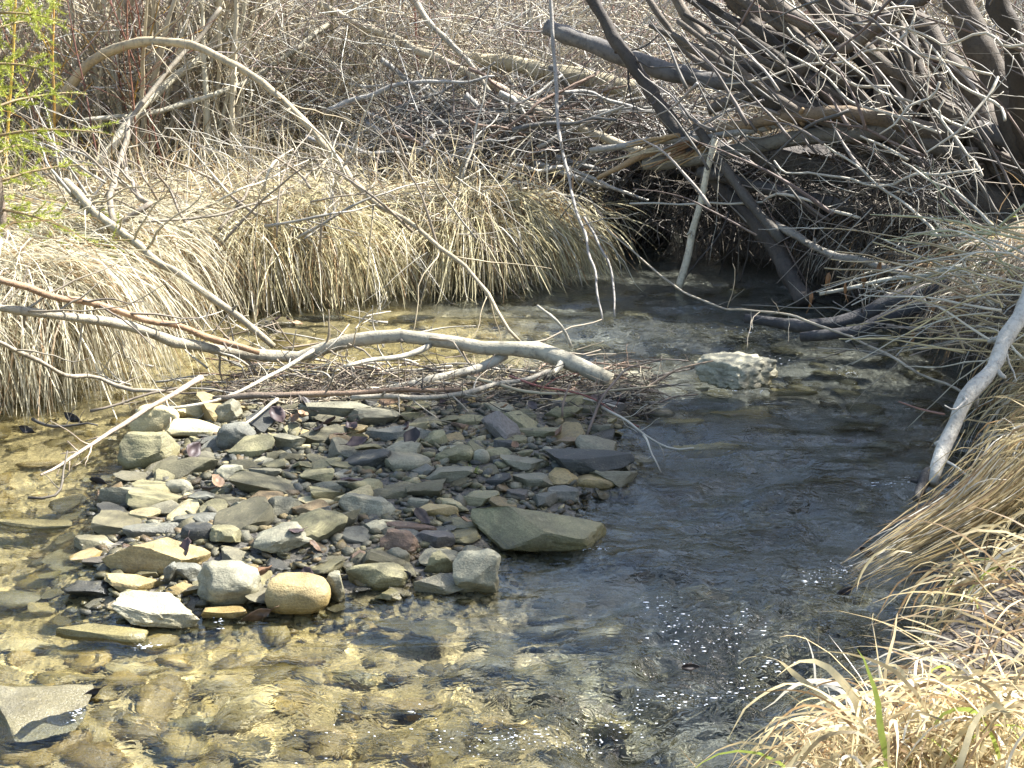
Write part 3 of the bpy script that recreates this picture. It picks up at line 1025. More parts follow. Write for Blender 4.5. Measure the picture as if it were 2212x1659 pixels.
def stick(name, ctrl, d0, d1, col, label, cat='branch', mat=None, group=None, twigs=0, tl=.2, wig=.004, tcol=None, sides=8, up=.1, kname='side_twig', spread=1.0, col2=None):
    """d0, d1: thickness in photo pixels at both ends"""
    path = stick_path(ctrl, wig=wig)
    K = len(path)
    mp = np.array([m_per_px(q) for q in path])
    R = np.linspace(d0, d1, K) * .5 * mp
    cc = col if col2 is None else np.linspace(0, 1, K)[:, None] * (np.array(col2) - np.array(col)) + np.array(col)
    o = tube_obj(name, path, R, cc, mat or M_BARK, sides=sides)
    tag(o, label, cat, group)
    if max(d0, d1) > 11 and cat != 'straw':
        for q, r in side_paths(path, R, int(np.clip(K / 5, 2, 8)), .06, K=4, spread=1.6):
            i_ = np.argmin(np.linalg.norm(path - q[0], axis=1))
            tube_obj('stub', q, np.array([.6, .42, .36, .28]) * R[i_], np.asarray(col, float) * .8, mat or M_BARK, parent=o, sides=5, knots=False)
    for q, r in side_paths(path, R, twigs, tl, up=up, spread=spread):
        tube_obj(kname, q, r, tcol or (np.asarray(col, float)), M_TWIG, parent=o, sides=4, knots=False)
    return o, path, R


# the big willow stem that arches over the water
stick('arching_branch', [(112, 262, 8.6), (150, 185, 8.5), (220, 118, 8.4), (330, 88, 8.2), (430, 105, 8.0), (540, 160, 7.7), (640, 245, 7.4), (720, 335, 7.2), (800, 432, 6.9), (900, 492, 6.6),
                       (1020, 592, 6.2), (1085, 690, 6.0), (1130, 745, 5.95)], 24, 7, (0.34, 0.28, 0.19), 'long smooth tan willow stem arching over the bank down to the fallen log', 'stem', twigs=16, tl=.45, up=-.05, wig=.004)
# fallen branch with the thick broken end on the bar
LOGC = [(-760, 640, 5.75), (-420, 610, 5.2), (-220, 632, 4.9), (-60, 652, 4.8), (0, 662, 4.85), (165, 686, 5.05), (300, 713, 5.25), (400, 743, 5.42), (500, 763, 5.55), (640, 771, 5.62), (700, 753, 5.62), (760, 738, 5.62), (860, 728, 5.60),
        (1000, 744, 5.56), (1150, 752, 5.52), (1225, 775, 5.48), (1285, 803, 5.44), (1322, 820, 5.42)]
log, LP, LR = stick('fallen_branch', LOGC, 4, 36, (0.30, 0.25, 0.19), 'smooth grey fallen branch resting on the gravel bar, thick end broken off', 'branch', twigs=34, tl=.5, wig=.004, sides=12, up=.02, col2=(0.34, 0.31, 0.24))
for nm, ct, a, b in [('side_branch', [(1090, 765, 5.55), (1040, 795, 5.5), (980, 808, 5.45), (880, 830, 5.4), (760, 850, 5.35)], 24, 12),
                     ('side_branch', [(1212, 775, 5.48), (1205, 800, 5.42), (1160, 818, 5.36), (1090, 840, 5.3)], 16, 7),
                     ('side_branch', [(930, 745, 5.56), (890, 765, 5.5), (800, 775, 5.4), (740, 790, 5.3)], 14, 8),
                     ('side_branch', [(1235, 752, 5.5), (1215, 715, 5.5), (1195, 690, 5.5), (1158, 660, 5.5)], 8, 6)]:
    p = stick_path(ct)
    r = np.linspace(a, b, len(p)) * .5 * np.array([m_per_px(q) for q in p])
    tube_obj(nm, p, r, (0.36, 0.33, 0.27), M_BARK, parent=log)
# other wood lying over the side channel and the bar
S = [
    ('fallen_branch', [(-760, 560, 5.7), (-420, 525, 5.2), (-220, 556, 4.9), (-60, 590, 4.75), (0, 608, 4.8), (100, 630, 4.95), (185, 652, 5.08), (280, 676, 5.22), (330, 690, 5.3), (400, 708, 5.4), (480, 735, 5.5), (560, 762, 5.52)], 24, 14, (0.16, 0.13, 0.105), 'dark rough barked branch sloping down beside the drooping grass', 10, .3, M_BARK, (0.36, 0.22, 0.13)),
    ('fallen_branch', [(-700, 700, 5.5), (-380, 660, 4.9), (-180, 695, 4.6), (-50, 730, 4.5), (0, 748, 4.55), (70, 775, 4.7), (133, 800, 4.85), (200, 818, 5.05), (300, 838, 5.1), (372, 853, 5.12)], 13, 9, (0.27, 0.23, 0.18), 'thin bare branch reaching from the grass tussock to the bar stones', 5, .25, M_BARK, None),
    ('dead_branch', [(140, 392, 6.75), (172, 418, 6.6), (210, 462, 6.4), (250, 492, 6.3), (333, 556, 6.05), (417, 622, 5.9), (500, 678, 5.8), (590, 748, 5.75)], 22, 14, (0.30, 0.26, 0.19), 'grey barked dead branch slanting down across the grass bank into the water', 8, .45, M_BARK, None),
    ('stick', [(677, 756, 5.4), (620, 790, 5.3), (550, 830, 5.15), (480, 858, 5.05), (410, 876, 5.0), (290, 892, 4.95)], 10, 6, PALE_, 'pale peeled stick lying over the bar stones towards the cream slab', 4, .2, M_DEAD, None),
    ('stick', [(436, 815, 5.15), (385, 845, 5.05), (333, 876, 4.95), (213, 943, 4.7), (150, 980, 4.6), (90, 1024, 4.45)], 14, 6, (0.40, 0.32, 0.25), 'frayed pinkish stick slanting from the debris into the side water', 6, .16, M_DEAD, None),
    ('stick', [(600, 862, 5.0), (540, 905, 4.85), (500, 930, 4.78), (462, 952, 4.7)], 8, 5, PALE_, 'short pale stick bridging the tan slab and the dark debris', 1, .1, M_DEAD, None),
    ('stick', [(460, 862, 5.05), (600, 858, 5.05), (740, 850, 5.1), (860, 842, 5.12), (1000, 838, 5.12)], 16, 8, (0.10, 0.085, 0.07), 'dark rotten stick lying along the back edge of the bar', 8, .2, M_DEAD, (0.30, 0.19, 0.12)),
    ('stick', [(760, 860, 5.08), (900, 858, 5.08), (1010, 850, 5.12), (1100, 822, 5.25), (1190, 805, 5.36)], 13, 10, (0.33, 0.29, 0.23), 'grey stick propped under the broken log end', 6, .2, M_DEAD, None),
    ('stick', [(1010, 815, 5.3), (1120, 838, 5.2), (1240, 852, 5.15), (1330, 840, 5.2), (1420, 832, 5.25)], 8, 4, (0.36, 0.30, 0.2), 'slim tan stick running past the pitted stone', 5, .15, M_TWIG, None),
    ('stick', [(1100, 812, 5.3), (1180, 838, 5.2), (1280, 862, 5.1), (1345, 905, 4.95), (1380, 925, 4.9)], 5, 3, REDW, 'thin reddish twig trailing over the end of the bar', 4, .14, M_TWIG, None),
    ('stick', [(1300, 880, 5.0), (1350, 905, 4.92), (1400, 945, 4.8), (1450, 970, 4.7), (1500, 965, 4.7)], 6, 3, PALE_, 'pale forked twig hanging over the black slate slab', 6, .12, M_TWIG, None),
    ('stick', [(1390, 940, 4.75), (1405, 975, 4.65), (1420, 1000, 4.6), (1430, 1022, 4.55)], 5, 3, PALE_, 'short white twig touching the black slate slab end', 1, .06, M_TWIG, None),
    ('stick', [(1290, 950, 4.8), (1320, 968, 4.72), (1335, 990, 4.68), (1355, 1000, 4.6)], 5, 3, PALE_, 'bent pale twig lying on the black slate slab', 2, .08, M_TWIG, None),
    ('stick', [(1265, 945, 4.85), (1290, 880, 4.98), (1320, 835, 5.12), (1360, 795, 5.25), (1430, 775, 5.35)], 8, 3, (0.12, 0.09, 0.07), 'dark twig standing up out of the debris past the pitted stone', 4, .14, M_TWIG, None),
    ('stick', [(1215, 900, 4.95), (1222, 865, 5.0), (1235, 830, 5.1)], 6, 4, (0.14, 0.1, 0.075), 'short dark upright twig stuck in the bar stones', 1, .08, M_TWIG, None),
    ('stick', [(1375, 850, 5.2), (1430, 815, 5.3), (1480, 790, 5.4), (1540, 775, 5.5)], 6, 3, (0.30, 0.22, 0.15), 'thin tan twig between the pitted stone and the craggy white rock', 5, .12, M_TWIG, None),
    ('stick', [(60, 1075, 4.3), (125, 1065, 4.32), (140, 1010, 4.45), (145, 975, 4.5)], 7, 4, (0.1, 0.085, 0.065), 'dark bent twig standing in the side water', 3, .1, M_TWIG, None),
    ('stick', [(70, 905, 4.85), (120, 920, 4.8), (190, 915, 4.8), (210, 920, 4.8)], 8, 4, (0.05, 0.045, 0.04), 'black waterlogged stick in the side channel', 3, .08, M_TWIG, None),
    ('stick', [(195, 888, 4.95), (260, 870, 5.0), (340, 850, 5.08), (420, 830, 5.15)], 7, 5, (0.14, 0.115, 0.09), 'dark thin stick floating at the edge of the twig tangle', 4, .14, M_TWIG, None),
    # straws on the bar
    ('grass_straw', [(300, 1200, 4.0), (470, 1160, 4.1), (600, 1120, 4.2), (690, 1060, 4.35)], 4, 3, STRAW, 'long dry grass straw lying across the olive block and cream stone', 0, 0, M_TWIG, None),
    ('grass_straw', [(580, 1240, 3.95), (660, 1245, 3.92), (760, 1225, 4.0), (830, 1205, 4.05)], 4, 3, STRAW, 'dry grass straw below the speckled granite boulder', 0, 0, M_TWIG, None),
    ('grass_straw', [(480, 1100, 4.25), (530, 1080, 4.3), (590, 1062, 4.35)], 4, 3, STRAW, 'short dry straw on the blue grey flat stone', 0, 0, M_TWIG, None),
    ('grass_straw', [(1010, 1010, 4.6), (1040, 1045, 4.5), (1090, 1080, 4.4)], 4, 3, (.2, .17, .12), 'dark straw between the flat plates of stone', 0, 0, M_TWIG, None),
    # bushes' stems over the far bank
    ('dead_pole', [(690, 8, 9.2), (780, 55, 9.1), (900, 105, 8.9), (1010, 155, 8.8), (1120, 215, 8.6), (1250, 280, 8.4), (1405, 335, 8.2)], 17, 22, (0.38, 0.33, 0.25), 'long straight pale pole leaning across the brush towards the splintered log', 8, .5, M_DEAD, None),
    ('dead_pole', [(880, -20, 8.9), (930, 55, 8.8), (990, 110, 8.7), (1060, 200, 8.6), (1095, 240, 8.5), (1118, 300, 8.45)], 17, 5, (0.33, 0.29, 0.23), 'crooked grey dead stem crossing over the long pale pole', 4, .35, M_DEAD, None),
    ('dead_log', [(985, 128, 9.3), (1100, 140, 9.2), (1200, 162, 9.1), (1290, 175, 9.05), (1385, 198, 9.0)], 34, 44, (0.42, 0.36, 0.25), 'thick weathered log with peeling ringed bark lying in the brush', 0, 0, M_DEAD, (0.33, 0.29, 0.2)),
    ('dead_log', [(1180, 58, 8.3), (1260, 90, 8.2), (1380, 130, 8.0), (1475, 165, 7.9), (1600, 180, 7.8), (1750, 200, 7.7), (1910, 245, 7.5), (2080, 280, 7.3), (2260, 320, 7.0)], 36, 46, (0.13, 0.12, 0.115), 'long dark fallen log across the creek with a sunlit upper edge', 4, .4, M_BARK, None),
    ('dead_branch', [(1188, -20, 8.0), (1196, 80, 7.9), (1202, 180, 7.75), (1212, 300, 7.5), (1235, 420, 7.2), (1268, 520, 6.9), (1290, 620, 6.6), (1299, 692, 6.45)], 10, 5, (0.27, 0.25, 0.23), 'thin grey dead stem hanging down into the pool', 8, .4, M_DEAD, None),
    ('dead_branch', [(1262, 470, 7.1), (1310, 560, 6.8), (1325, 640, 6.6), (1328, 685, 6.5)], 6, 4, (0.27, 0.25, 0.23), 'slender twig dipping into the pool beside the hanging stem', 0, 0, M_DEAD, None),
    ('leaning_pole', [(1545, 300, 7.22), (1522, 400, 7.2), (1490, 530, 7.18), (1466, 628, 7.15)], 14, 17, (0.55, 0.49, 0.38), 'bright peeled pole standing in the dark pool', 0, 0, M_DEAD, None),
    ('dead_branch', [(1310, 495, 7.2), (1400, 570, 7.0), (1475, 630, 6.7), (1560, 665, 6.4), (1600, 668, 6.2), (1700, 680, 5.9), (1812, 715, 5.6), (1950, 785, 5.2), (2090, 855, 4.9)], 3.5, 6, (0.33, 0.29, 0.23), 'long thin stem strung with dead grass over the dark pool', 9, .25, M_TWIG, None),
    ('stick', [(1770, 635, 5.9), (1950, 600, 5.85), (2080, 570, 5.8)], 8, 12, (0.38, 0.36, 0.30), 'grey stick lying over the dark bank hollow', 3, .2, M_DEAD, None),
    ('driftwood', [(1610, 688, 6.3), (1700, 700, 6.2), (1760, 705, 6.1), (1850, 690, 6.1), (1960, 640, 6.1), (2060, 600, 6.1)], 22, 44, (0.05, 0.048, 0.05), 'black waterlogged log half sunk at the far edge of the riffle', 2, .2, M_DEAD, None),
    ('driftwood', [(1730, 728, 5.95), (1800, 722, 5.9), (1900, 690, 5.9), (2000, 650, 5.85)], 20, 34, (0.045, 0.043, 0.045), 'short black log below the waterlogged one', 1, .15, M_DEAD, None),
    ('snag', [(2290, 540, 4.75), (2212, 665, 4.5), (2172, 742, 4.38), (2125, 815, 4.3), (2085, 872, 4.22), (2055, 938, 4.15), (2030, 1000, 4.08), (2012, 1050, 4.02)], 40, 30, (0.44, 0.41, 0.36), 'bleached barkless snag leaning from the grassy bank into the stream', 4, .2, M_DEAD, None),
    ('drowned_snag', [(2010, 1022, 4.06), (1990, 1050, 4.0), (1975, 1075, 3.95)], 34, 14, (0.03, 0.028, 0.027), 'black soaked stub at the foot of the bleached snag', 0, 0, M_DEAD, None),
    ('dead_branch', [(2040, 895, 4.5), (1980, 880, 4.6), (1940, 866, 4.65)], 5, 3, (0.30, 0.16, 0.12), 'thin reddish twig pointing out from the bleached snag over water', 0, 0, M_TWIG, None),
    ('stick', [(700, 612, 7.0), (640, 470, 7.6), (600, 455, 7.7), (560, 430, 7.9)], 9, 5, (0.27, 0.22, 0.16), 'bare curved stick poking from the grassy bank', 4, .35, M_TWIG, None),
    ('dead_branch', [(245, 480, 6.35), (238, 430, 6.6), (262, 330, 7.6), (300, 230, 8.0), (430, 80, 8.4), (480, 20, 8.5)], 16, 10, (0.20, 0.17, 0.13), 'dark crooked stem rising from the slanting dead branch', 8, .45, M_BARK, None),
    ('dead_branch', [(245, 490, 6.35), (320, 445, 6.4), (305, 430, 6.5), (280, 390, 6.8), (268, 340, 7.4)], 14, 7, (0.23, 0.19, 0.15), 'hooked stem looping over the grass beside the dark crooked stem', 5, .3, M_BARK, None),
    ('dead_branch', [(473, 497, 6.75), (530, 420, 7.0), (570, 370, 7.5), (690, 340, 7.7)], 8, 4, (0.17, 0.14, 0.11), 'thin dark stem growing up out of the drooping grass', 6, .4, M_BARK, None),
    ('dead_branch', [(300, 480, 6.4), (420, 470, 6.55), (560, 440, 6.8), (640, 400, 7.3), (700, 350, 7.6)], 7, 4, (0.22, 0.19, 0.15), 'low bowed stem running along the top of the grass bank', 5, .3, M_BARK, None),
    ('dead_pole', [(545, -20, 9.2), (480, 80, 9.0), (380, 170, 8.7), (300, 235, 8.4), (210, 360, 8.0)], 18, 22, (0.31, 0.28, 0.21), 'mossy grey leaning stem crossing behind the arching stem', 6, .4, M_BARK, None),
    ('dead_pole', [(740, 30, 9.4), (620, 120, 9.1), (500, 190, 8.8), (330, 240, 8.5), (180, 262, 8.3)], 14, 12, (0.34, 0.31, 0.24), 'grey green leaning pole ending low among the willow stems', 6, .4, M_BARK, None),
    ('dead_pole', [(1275, 325, 7.6), (1400, 305, 7.5), (1540, 295, 7.4), (1700, 265, 7.3)], 14, 18, (0.30, 0.28, 0.25), 'broken grey pole pointing out above the splintered log', 1, .2, M_DEAD, None),
    ('splintered_log', [(1290, 385, 7.55), (1360, 350, 7.5), (1450, 320, 7.45), (1560, 285, 7.4), (1690, 258, 7.3), (1850, 250, 7.2), (2080, 300, 7.15)], 10, 44, (0.36, 0.24, 0.13), 'splintered brown log end with torn pale wood hanging over the dark hollow', 0, 0, M_DEAD, (0.10, 0.085, 0.07)),
    ('splintered_log', [(1390, 355, 7.5), (1480, 345, 7.45), (1600, 322, 7.4), (1750, 300, 7.3), (1900, 290, 7.2), (2100, 340, 7.1)], 28, 40, (0.21, 0.19, 0.155), 'grey log lying under the splintered one', 0, 0, M_DEAD, (0.10, 0.085, 0.07)),
    ('leaning_tree', [(1262, -30, 7.95), (1330, 85, 7.85), (1400, 190, 7.75), (1475, 300, 7.6), (1545, 385, 7.45), (1640, 490, 7.2), (1715, 600, 6.9), (1745, 650, 6.75)], 26, 40, (0.065, 0.055, 0.048), 'dark leaning trunk slanting down across the logs into the pool', 10, .6, M_DARK, None),
    ('leaning_tree', [(1505, 270, 7.4), (1550, 340, 7.3), (1620, 430, 7.1), (1690, 520, 6.95)], 20, 24, (0.085, 0.075, 0.065), 'thinner dark trunk beside the leaning one', 4, .4, M_DARK, None),
    ('dead_pole', [(1508, 372, 7.4), (1600, 390, 7.3), (1708, 418, 7.2), (1850, 452, 7.0), (2010, 485, 6.8)], 24, 30, (0.07, 0.063, 0.058), 'dark round pole lying low under the willow clump', 3, .3, M_DARK, None),
    ('dead_pole', [(1648, 472, 7.1), (1720, 505, 6.9), (1790, 540, 6.75), (1960, 598, 6.4), (2060, 610, 6.2)], 17, 17, (0.22, 0.2, 0.175), 'curved grey pole over the undercut bank', 2, .3, M_BARK, None),
]
for nm, ct, a, b, cl, lb, nt_, tl, mt, c2 in S:
    stick(nm, ct, a, b, cl, lb, {'grass_straw': 'straw', 'stick': 'stick', 'dead_log': 'log', 'splintered_log': 'log', 'driftwood': 'log', 'leaning_tree': 'trunk', 'snag': 'snag'}.get(nm, 'branch'), mt, None, nt_, tl, col2=c2,
          sides=12 if max(a, b) > 25 else 6, wig=.002 if nm == 'leaning_pole' else .006 if max(a, b) > 12 else .004)

# splinters of torn wood at the broken log
sp_root = [o for o in C.objects if o.name.startswith('splintered_log')][0]
for k in range(16):
    x0, y0 = U(1420, 1560), U(288, 330)
    p = stick_path([(x0, y0, 7.42), (x0 - U(40, 130), y0 + U(18, 50), 7.40)], K=5, wig=.004)
    tube_obj('splinter', p, np.linspace(.012, .002, 5), [(0.42, 0.28, 0.14), (0.25, 0.14, 0.07), (0.5, 0.4, 0.26)][k % 3], M_DEAD, parent=sp_root, sides=4)

# tangle of thin twigs caught along the back of the bar
for k in range(110):
    x0, y0 = U(480, 1420), U(785, 880)
    Y0 = at_z(x0, y0, U(.01, .07))[1]
    L = U(60, 200)
    a = rng.normal() * .35 + (math.pi if U(0, 1) < .5 else 0)
    x1, y1 = x0 + L * math.cos(a), y0 + L * .35 * math.sin(a) - U(-10, 14)
    dx = at_z(x1, max(y1, 770), .02)[1]
    cl = [GREY_, (0.11, 0.09, 0.075), PALE_, (0.22, 0.15, 0.11)][k % 4]
    nmc = ['grey', 'dark brown', 'pale', 'brown'][k % 4]
    stick('twig', [(x0, y0, Y0), ((x0 + x1) / 2 + U(-8, 8), (y0 + y1) / 2 + U(-8, 4), (Y0 + dx) / 2), (x1, y1, dx)], U(4, 7), 2.5, cl, 'thin %s twig in the tangle washed up behind the bar stones' % nmc, 'twig', M_TWIG,
          '%s twigs washed up behind the bar' % nmc, 2 if k % 2 else 0, .12, sides=5)
# fine twigs standing over the fallen branch and the side channel
for k in range(56):
    x0, y0 = U(200, 900), U(680, 840)
    Y0 = at_z(x0, y0, U(.03, .12))[1]
    a = U(-2.9, -.2)
    L = U(50, 170)
    x1, y1 = x0 + L * math.cos(a), y0 + L * .6 * math.sin(a)
    stick('twig', [(x0, y0, Y0), ((x0 + x1) / 2 + U(-12, 12), (y0 + y1) / 2 + U(-8, 8), Y0 + U(-.1, .1)), (x1, y1, Y0 + U(-.15, .2))], U(3.5, 6), 2, [GREY_, PALE_, (0.2, 0.16, 0.12)][k % 3],
          'fine bare %s twig criss-crossing above the side channel' % ['grey', 'pale', 'brown'][k % 3], 'twig', M_TWIG, '%s twigs above the side channel' % ['grey', 'pale', 'brown'][k % 3], 2, .12, sides=4)
# thin stems in front of the grass bank
for k in range(60):
    x0 = U(150, 1150)
    y0 = U(380, 560)
    Y0 = U(6.6, 7.9)
    a = U(-3.0, -.15)
    L = U(120, 380)
    x1, y1 = x0 + L * math.cos(a), y0 + L * .75 * math.sin(a)
    stick('bare_branch', [(x0, y0, Y0), ((x0 + x1) / 2 + U(-25, 25), (y0 + y1) / 2 + U(-30, 5), Y0 + U(-.1, .2)), (x1, y1, Y0 + U(-.3, .5))], U(5, 9), 2.5, [(0.22, 0.18, 0.14), GREY_, PALE_][k % 3],
          'thin bare %s stem arching over the grassy bank' % ['brown', 'grey', 'pale'][k % 3], 'stem', M_TWIG, '%s stems over the grassy bank' % ['brown', 'grey', 'pale'][k % 3], 4, .25, sides=5)

# ------------------------------------------------------------------ the willow clump on the shaded bank: leaning trunks, crown overhead
will = empty('willow_tree', (2.9, 7.4, hz(2.9, 7.4)))
tag(will, 'old multi-stemmed willow with dark trunks leaning out over the creek', 'tree')
TRK = [
    ([(1540, -60, 7.9), (1680, 110, 7.75), (1800, 200, 7.6), (1950, 300, 7.4), (2110, 410, 7.2), (2260, 500, 7.1)], 31, 48),
    ([(1600, -60, 7.6), (1720, 30, 7.5), (1842, 95, 7.4), (2008, 205, 7.3), (2160, 330, 7.2), (2300, 470, 7.1)], 25, 41),
    ([(1720, -70, 7.8), (1890, 120, 7.6), (2050, 260, 7.4), (2250, 440, 7.2)], 29, 45),
    ([(1440, -40, 8.1), (1500, 60, 8.0), (1600, 130, 7.9), (1760, 220, 7.7), (1960, 340, 7.4), (2200, 470, 7.2)], 19, 37),
    ([(2040, -60, 7.3), (2090, 60, 7.25), (2140, 160, 7.2), (2220, 330, 7.1), (2300, 480, 7.1)], 55, 80),
    ([(1900, -70, 7.7), (1990, 60, 7.6), (2110, 230, 7.4), (2260, 450, 7.2)], 43, 62),
    ([(2150, -60, 6.9), (2180, 100, 6.9), (2225, 280, 6.95), (2300, 480, 7.0)], 43, 67),
    ([(1530, 238, 7.5), (1640, 195, 7.45), (1742, 145, 7.4), (1842, 92, 7.35), (1960, 20, 7.3), (2060, -60, 7.3)], 22, 32),
    ([(1380, -40, 8.3), (1440, 60, 8.2), (1490, 130, 8.1), (1620, 190, 7.9), (1800, 300, 7.6), (2100, 430, 7.2)], 12, 25),
    ([(1620, 340, 7.5), (1760, 360, 7.4), (1900, 400, 7.3), (2080, 440, 7.2), (2260, 470, 7.1)], 43, 80),
    ([(1600, 205, 7.6), (1740, 250, 7.5), (1900, 330, 7.35), (2100, 400, 7.2)], 22, 32),
    ([(1660, 240, 7.45), (1830, 290, 7.35), (2000, 360, 7.25), (2200, 440, 7.1)], 17, 30),
]
for _ in range(44):
    x0, y0 = U(1400, 2000), U(-60, 120)
    Y0 = U(7.5, 8.3)
    x1, y1 = U(1950, 2260), U(330, 500)
    TRK.append(([(x0, y0, Y0), ((x0 + x1) / 2 + U(-40, 40), (y0 + y1) / 2 + U(-50, 30), Y0 - .25), (x1, y1, 7.3)], U(8, 22), U(16, 36)))
trk_paths = []
for ct, a, b in TRK:
    p = stick_path(ct, wig=.012)
    R = np.linspace(a, b, len(p)) * .5 * np.array([m_per_px(q) for q in p])
    tube_obj('trunk', p, R, np.array((0.07, 0.058, 0.047)) * U(.8, 2.2), M_DARK, parent=will, sides=12)
    trk_paths.append((p, R))
# limbs that carry on above the picture, over the creek and the bar
limbs = []
base_ = np.array([2.75, 7.15, .45])
for k in range(10):
    end = np.array([U(1.5, 3.0), U(4.8, 5.7), U(2.5, 3.3)])
    mid = np.array([3.2 + U(-.2, .2), 5.95 + U(-.2, .2), 1.9 + U(-.2, .2)])
    q = catmull([base_ + rng.normal(size=3) * .08, mid, end], 16)
    q[1:-1] += rng.normal(size=(14, 3)) * .018
    r = np.linspace(U(.035, .055), .015, 16)
    tube_obj('limb', q, r, (0.09, 0.075, 0.06), M_DARK, parent=will, sides=8)
    limbs.append((q, r))
    limbs.append((q[8:], r[8:]))
for k, (p, R) in enumerate(trk_paths[:9]):
    if k == 7:
        continue
    d = p[0] - p[3]
    d /= np.linalg.norm(d)
    q = [p[0]]
    dd = d.copy()
    for j in range(6):
        dd = dd + np.array([.0, .0, .02]) + rng.normal(size=3) * .05
        dd /= np.linalg.norm(dd)
        q.append(q[-1] + dd * .22)
    q = np.array(q)
    r = np.linspace(R[0], .014, len(q))
    tube_obj('limb', q, r, (0.10, 0.09, 0.08), M_DARK, parent=will, sides=8)
# dense fine crown of leafless branches
PB, RB, CB = [], [], []
for q, r in limbs:
    for (s, rr) in side_paths(q, np.maximum(r, .012), 60, 1.05, lo=.5, hi=1, up=.02, spread=1.1, K=9):
        PB.append(s); RB.append(np.linspace(.012, .004, 9))
        for (s2, r2) in side_paths(s, np.full(9, .008), 6, .6, K=9, up=0):
            PB.append(s2); RB.append(np.linspace(.005, .0018, 9))
PB, RB = np.array(PB), np.array(RB)
V, Qd, Tr = batch_tubes(PB, RB, 3, False)
o = mesh_np('crown', V, quads=Qd, mat=M_TWIG, parent=will, col=rep_col(np.array((0.16, 0.13, 0.11)) * U(.6, 1.5, (len(PB), 1)), 27))
tag(o, kind='stuff')
# bleached twigs in front of the trunks
WT = [
    [(1682, -10, 7.0), (1775, 73, 6.9), (1858, 157, 6.85), (1892, 187, 6.8), (2008, 230, 6.7), (2100, 290, 6.6)],
    [(1698, 113, 6.9), (1795, 183, 6.85), (1815, 203, 6.8), (1868, 230, 6.75), (1942, 247, 6.7), (2038, 280, 6.6)],
    [(1672, 347, 6.6), (1688, 370, 6.6), (1725, 383, 6.55), (1888, 397, 6.5), (2008, 380, 6.4), (2122, 370, 6.3)],
    [(1748, 290, 6.7), (1825, 343, 6.6), (1888, 393, 6.5), (1992, 483, 6.3), (2038, 520, 6.2)],
    [(1858, 293, 6.6), (1908, 310, 6.6), (1965, 340, 6.5)],
    [(1892, 80, 6.8), (1948, 100, 6.8), (2050, 133, 6.7), (2140, 165, 6.6)],
    [(1825, 35, 6.8), (1858, 23, 6.8), (1925, 5, 6.8), (1975, 15, 6.8), (1962, 60, 6.75), (1940, 88, 6.7)],
    [(1840, 50, 6.8), (1950, 62, 6.75), (2020, 90, 6.7), (2120, 80, 6.6), (2170, 102, 6.5), (2230, 95, 6.4)],
    [(2040, 215, 6.5), (2030, 245, 6.5), (2060, 290, 6.4), (2110, 350, 6.3), (2130, 390, 6.2)],
    [(1920, 0, 6.9), (2000, 90, 6.8), (2060, 170, 6.6), (2150, 230, 6.5), (2165, 260, 6.4)],
    [(1900, 290, 6.5), (1960, 240, 6.5), (2020, 215, 6.5), (2035, 180, 6.5)],
    [(1560, 180, 7.4), (1660, 170, 7.3), (1800, 130, 7.2), (1930, 110, 7.1)],
    [(1950, 350, 6.2), (2060, 400, 6.0), (2150, 500, 5.8)],
    [(2000, 330, 6.2), (2040, 300, 6.2), (2100, 250, 6.2), (2150, 160, 6.3)],
    [(1700, 60, 7.1), (1760, 130, 7.0), (1840, 180, 6.9), (1920, 190, 6.8)],
    [(1360, 440, 7.4), (1470, 437, 7.3), (1570, 430, 7.2), (1700, 430, 7.0), (1850, 470, 6.7)],
]
for k, ct in enumerate(WT):
    p = stick_path(ct, wig=.012)
    R = np.linspace(4.5, 7.5, len(p)) * .5 * np.array([m_per_px(q) for q in p])
    t_ = tube_obj('branchlet', p, R, (0.42, 0.38, 0.32), M_TWIG, parent=will, sides=5)
    for q, r in side_paths(p, R, 7, .22, up=0, spread=1.2):
        tube_obj('side_twig', q, np.maximum(r, .0016), (0.45, 0.41, 0.35), M_TWIG, parent=t_, sides=4, knots=False)
for k in range(105):
    x0, y0 = U(1330, 2200), U(-20, 430)
    Y0 = U(6.6, 7.5)
    a = math.radians(U(15, 65)) * (1 if U(0, 1) < .92 else -1)
    L = U(120, 420)
    p = stick_path([(x0, y0, Y0), (x0 + L * .5 * math.cos(a), y0 + L * .5 * math.sin(a) - U(-10, 30), Y0 - .1), (x0 + L * math.cos(a), y0 + L * math.sin(a), Y0 - .2)], wig=.007)
    R = np.linspace(2.2, U(4, 11), len(p)) * .5 * np.array([m_per_px(q) for q in p])
    tube_obj('branchlet', p, R, [(0.12, 0.10, 0.09), (0.25, 0.22, 0.2), (0.14, 0.10, 0.085), (0.1, 0.09, 0.08)][k % 4], M_TWIG, parent=will, sides=5)

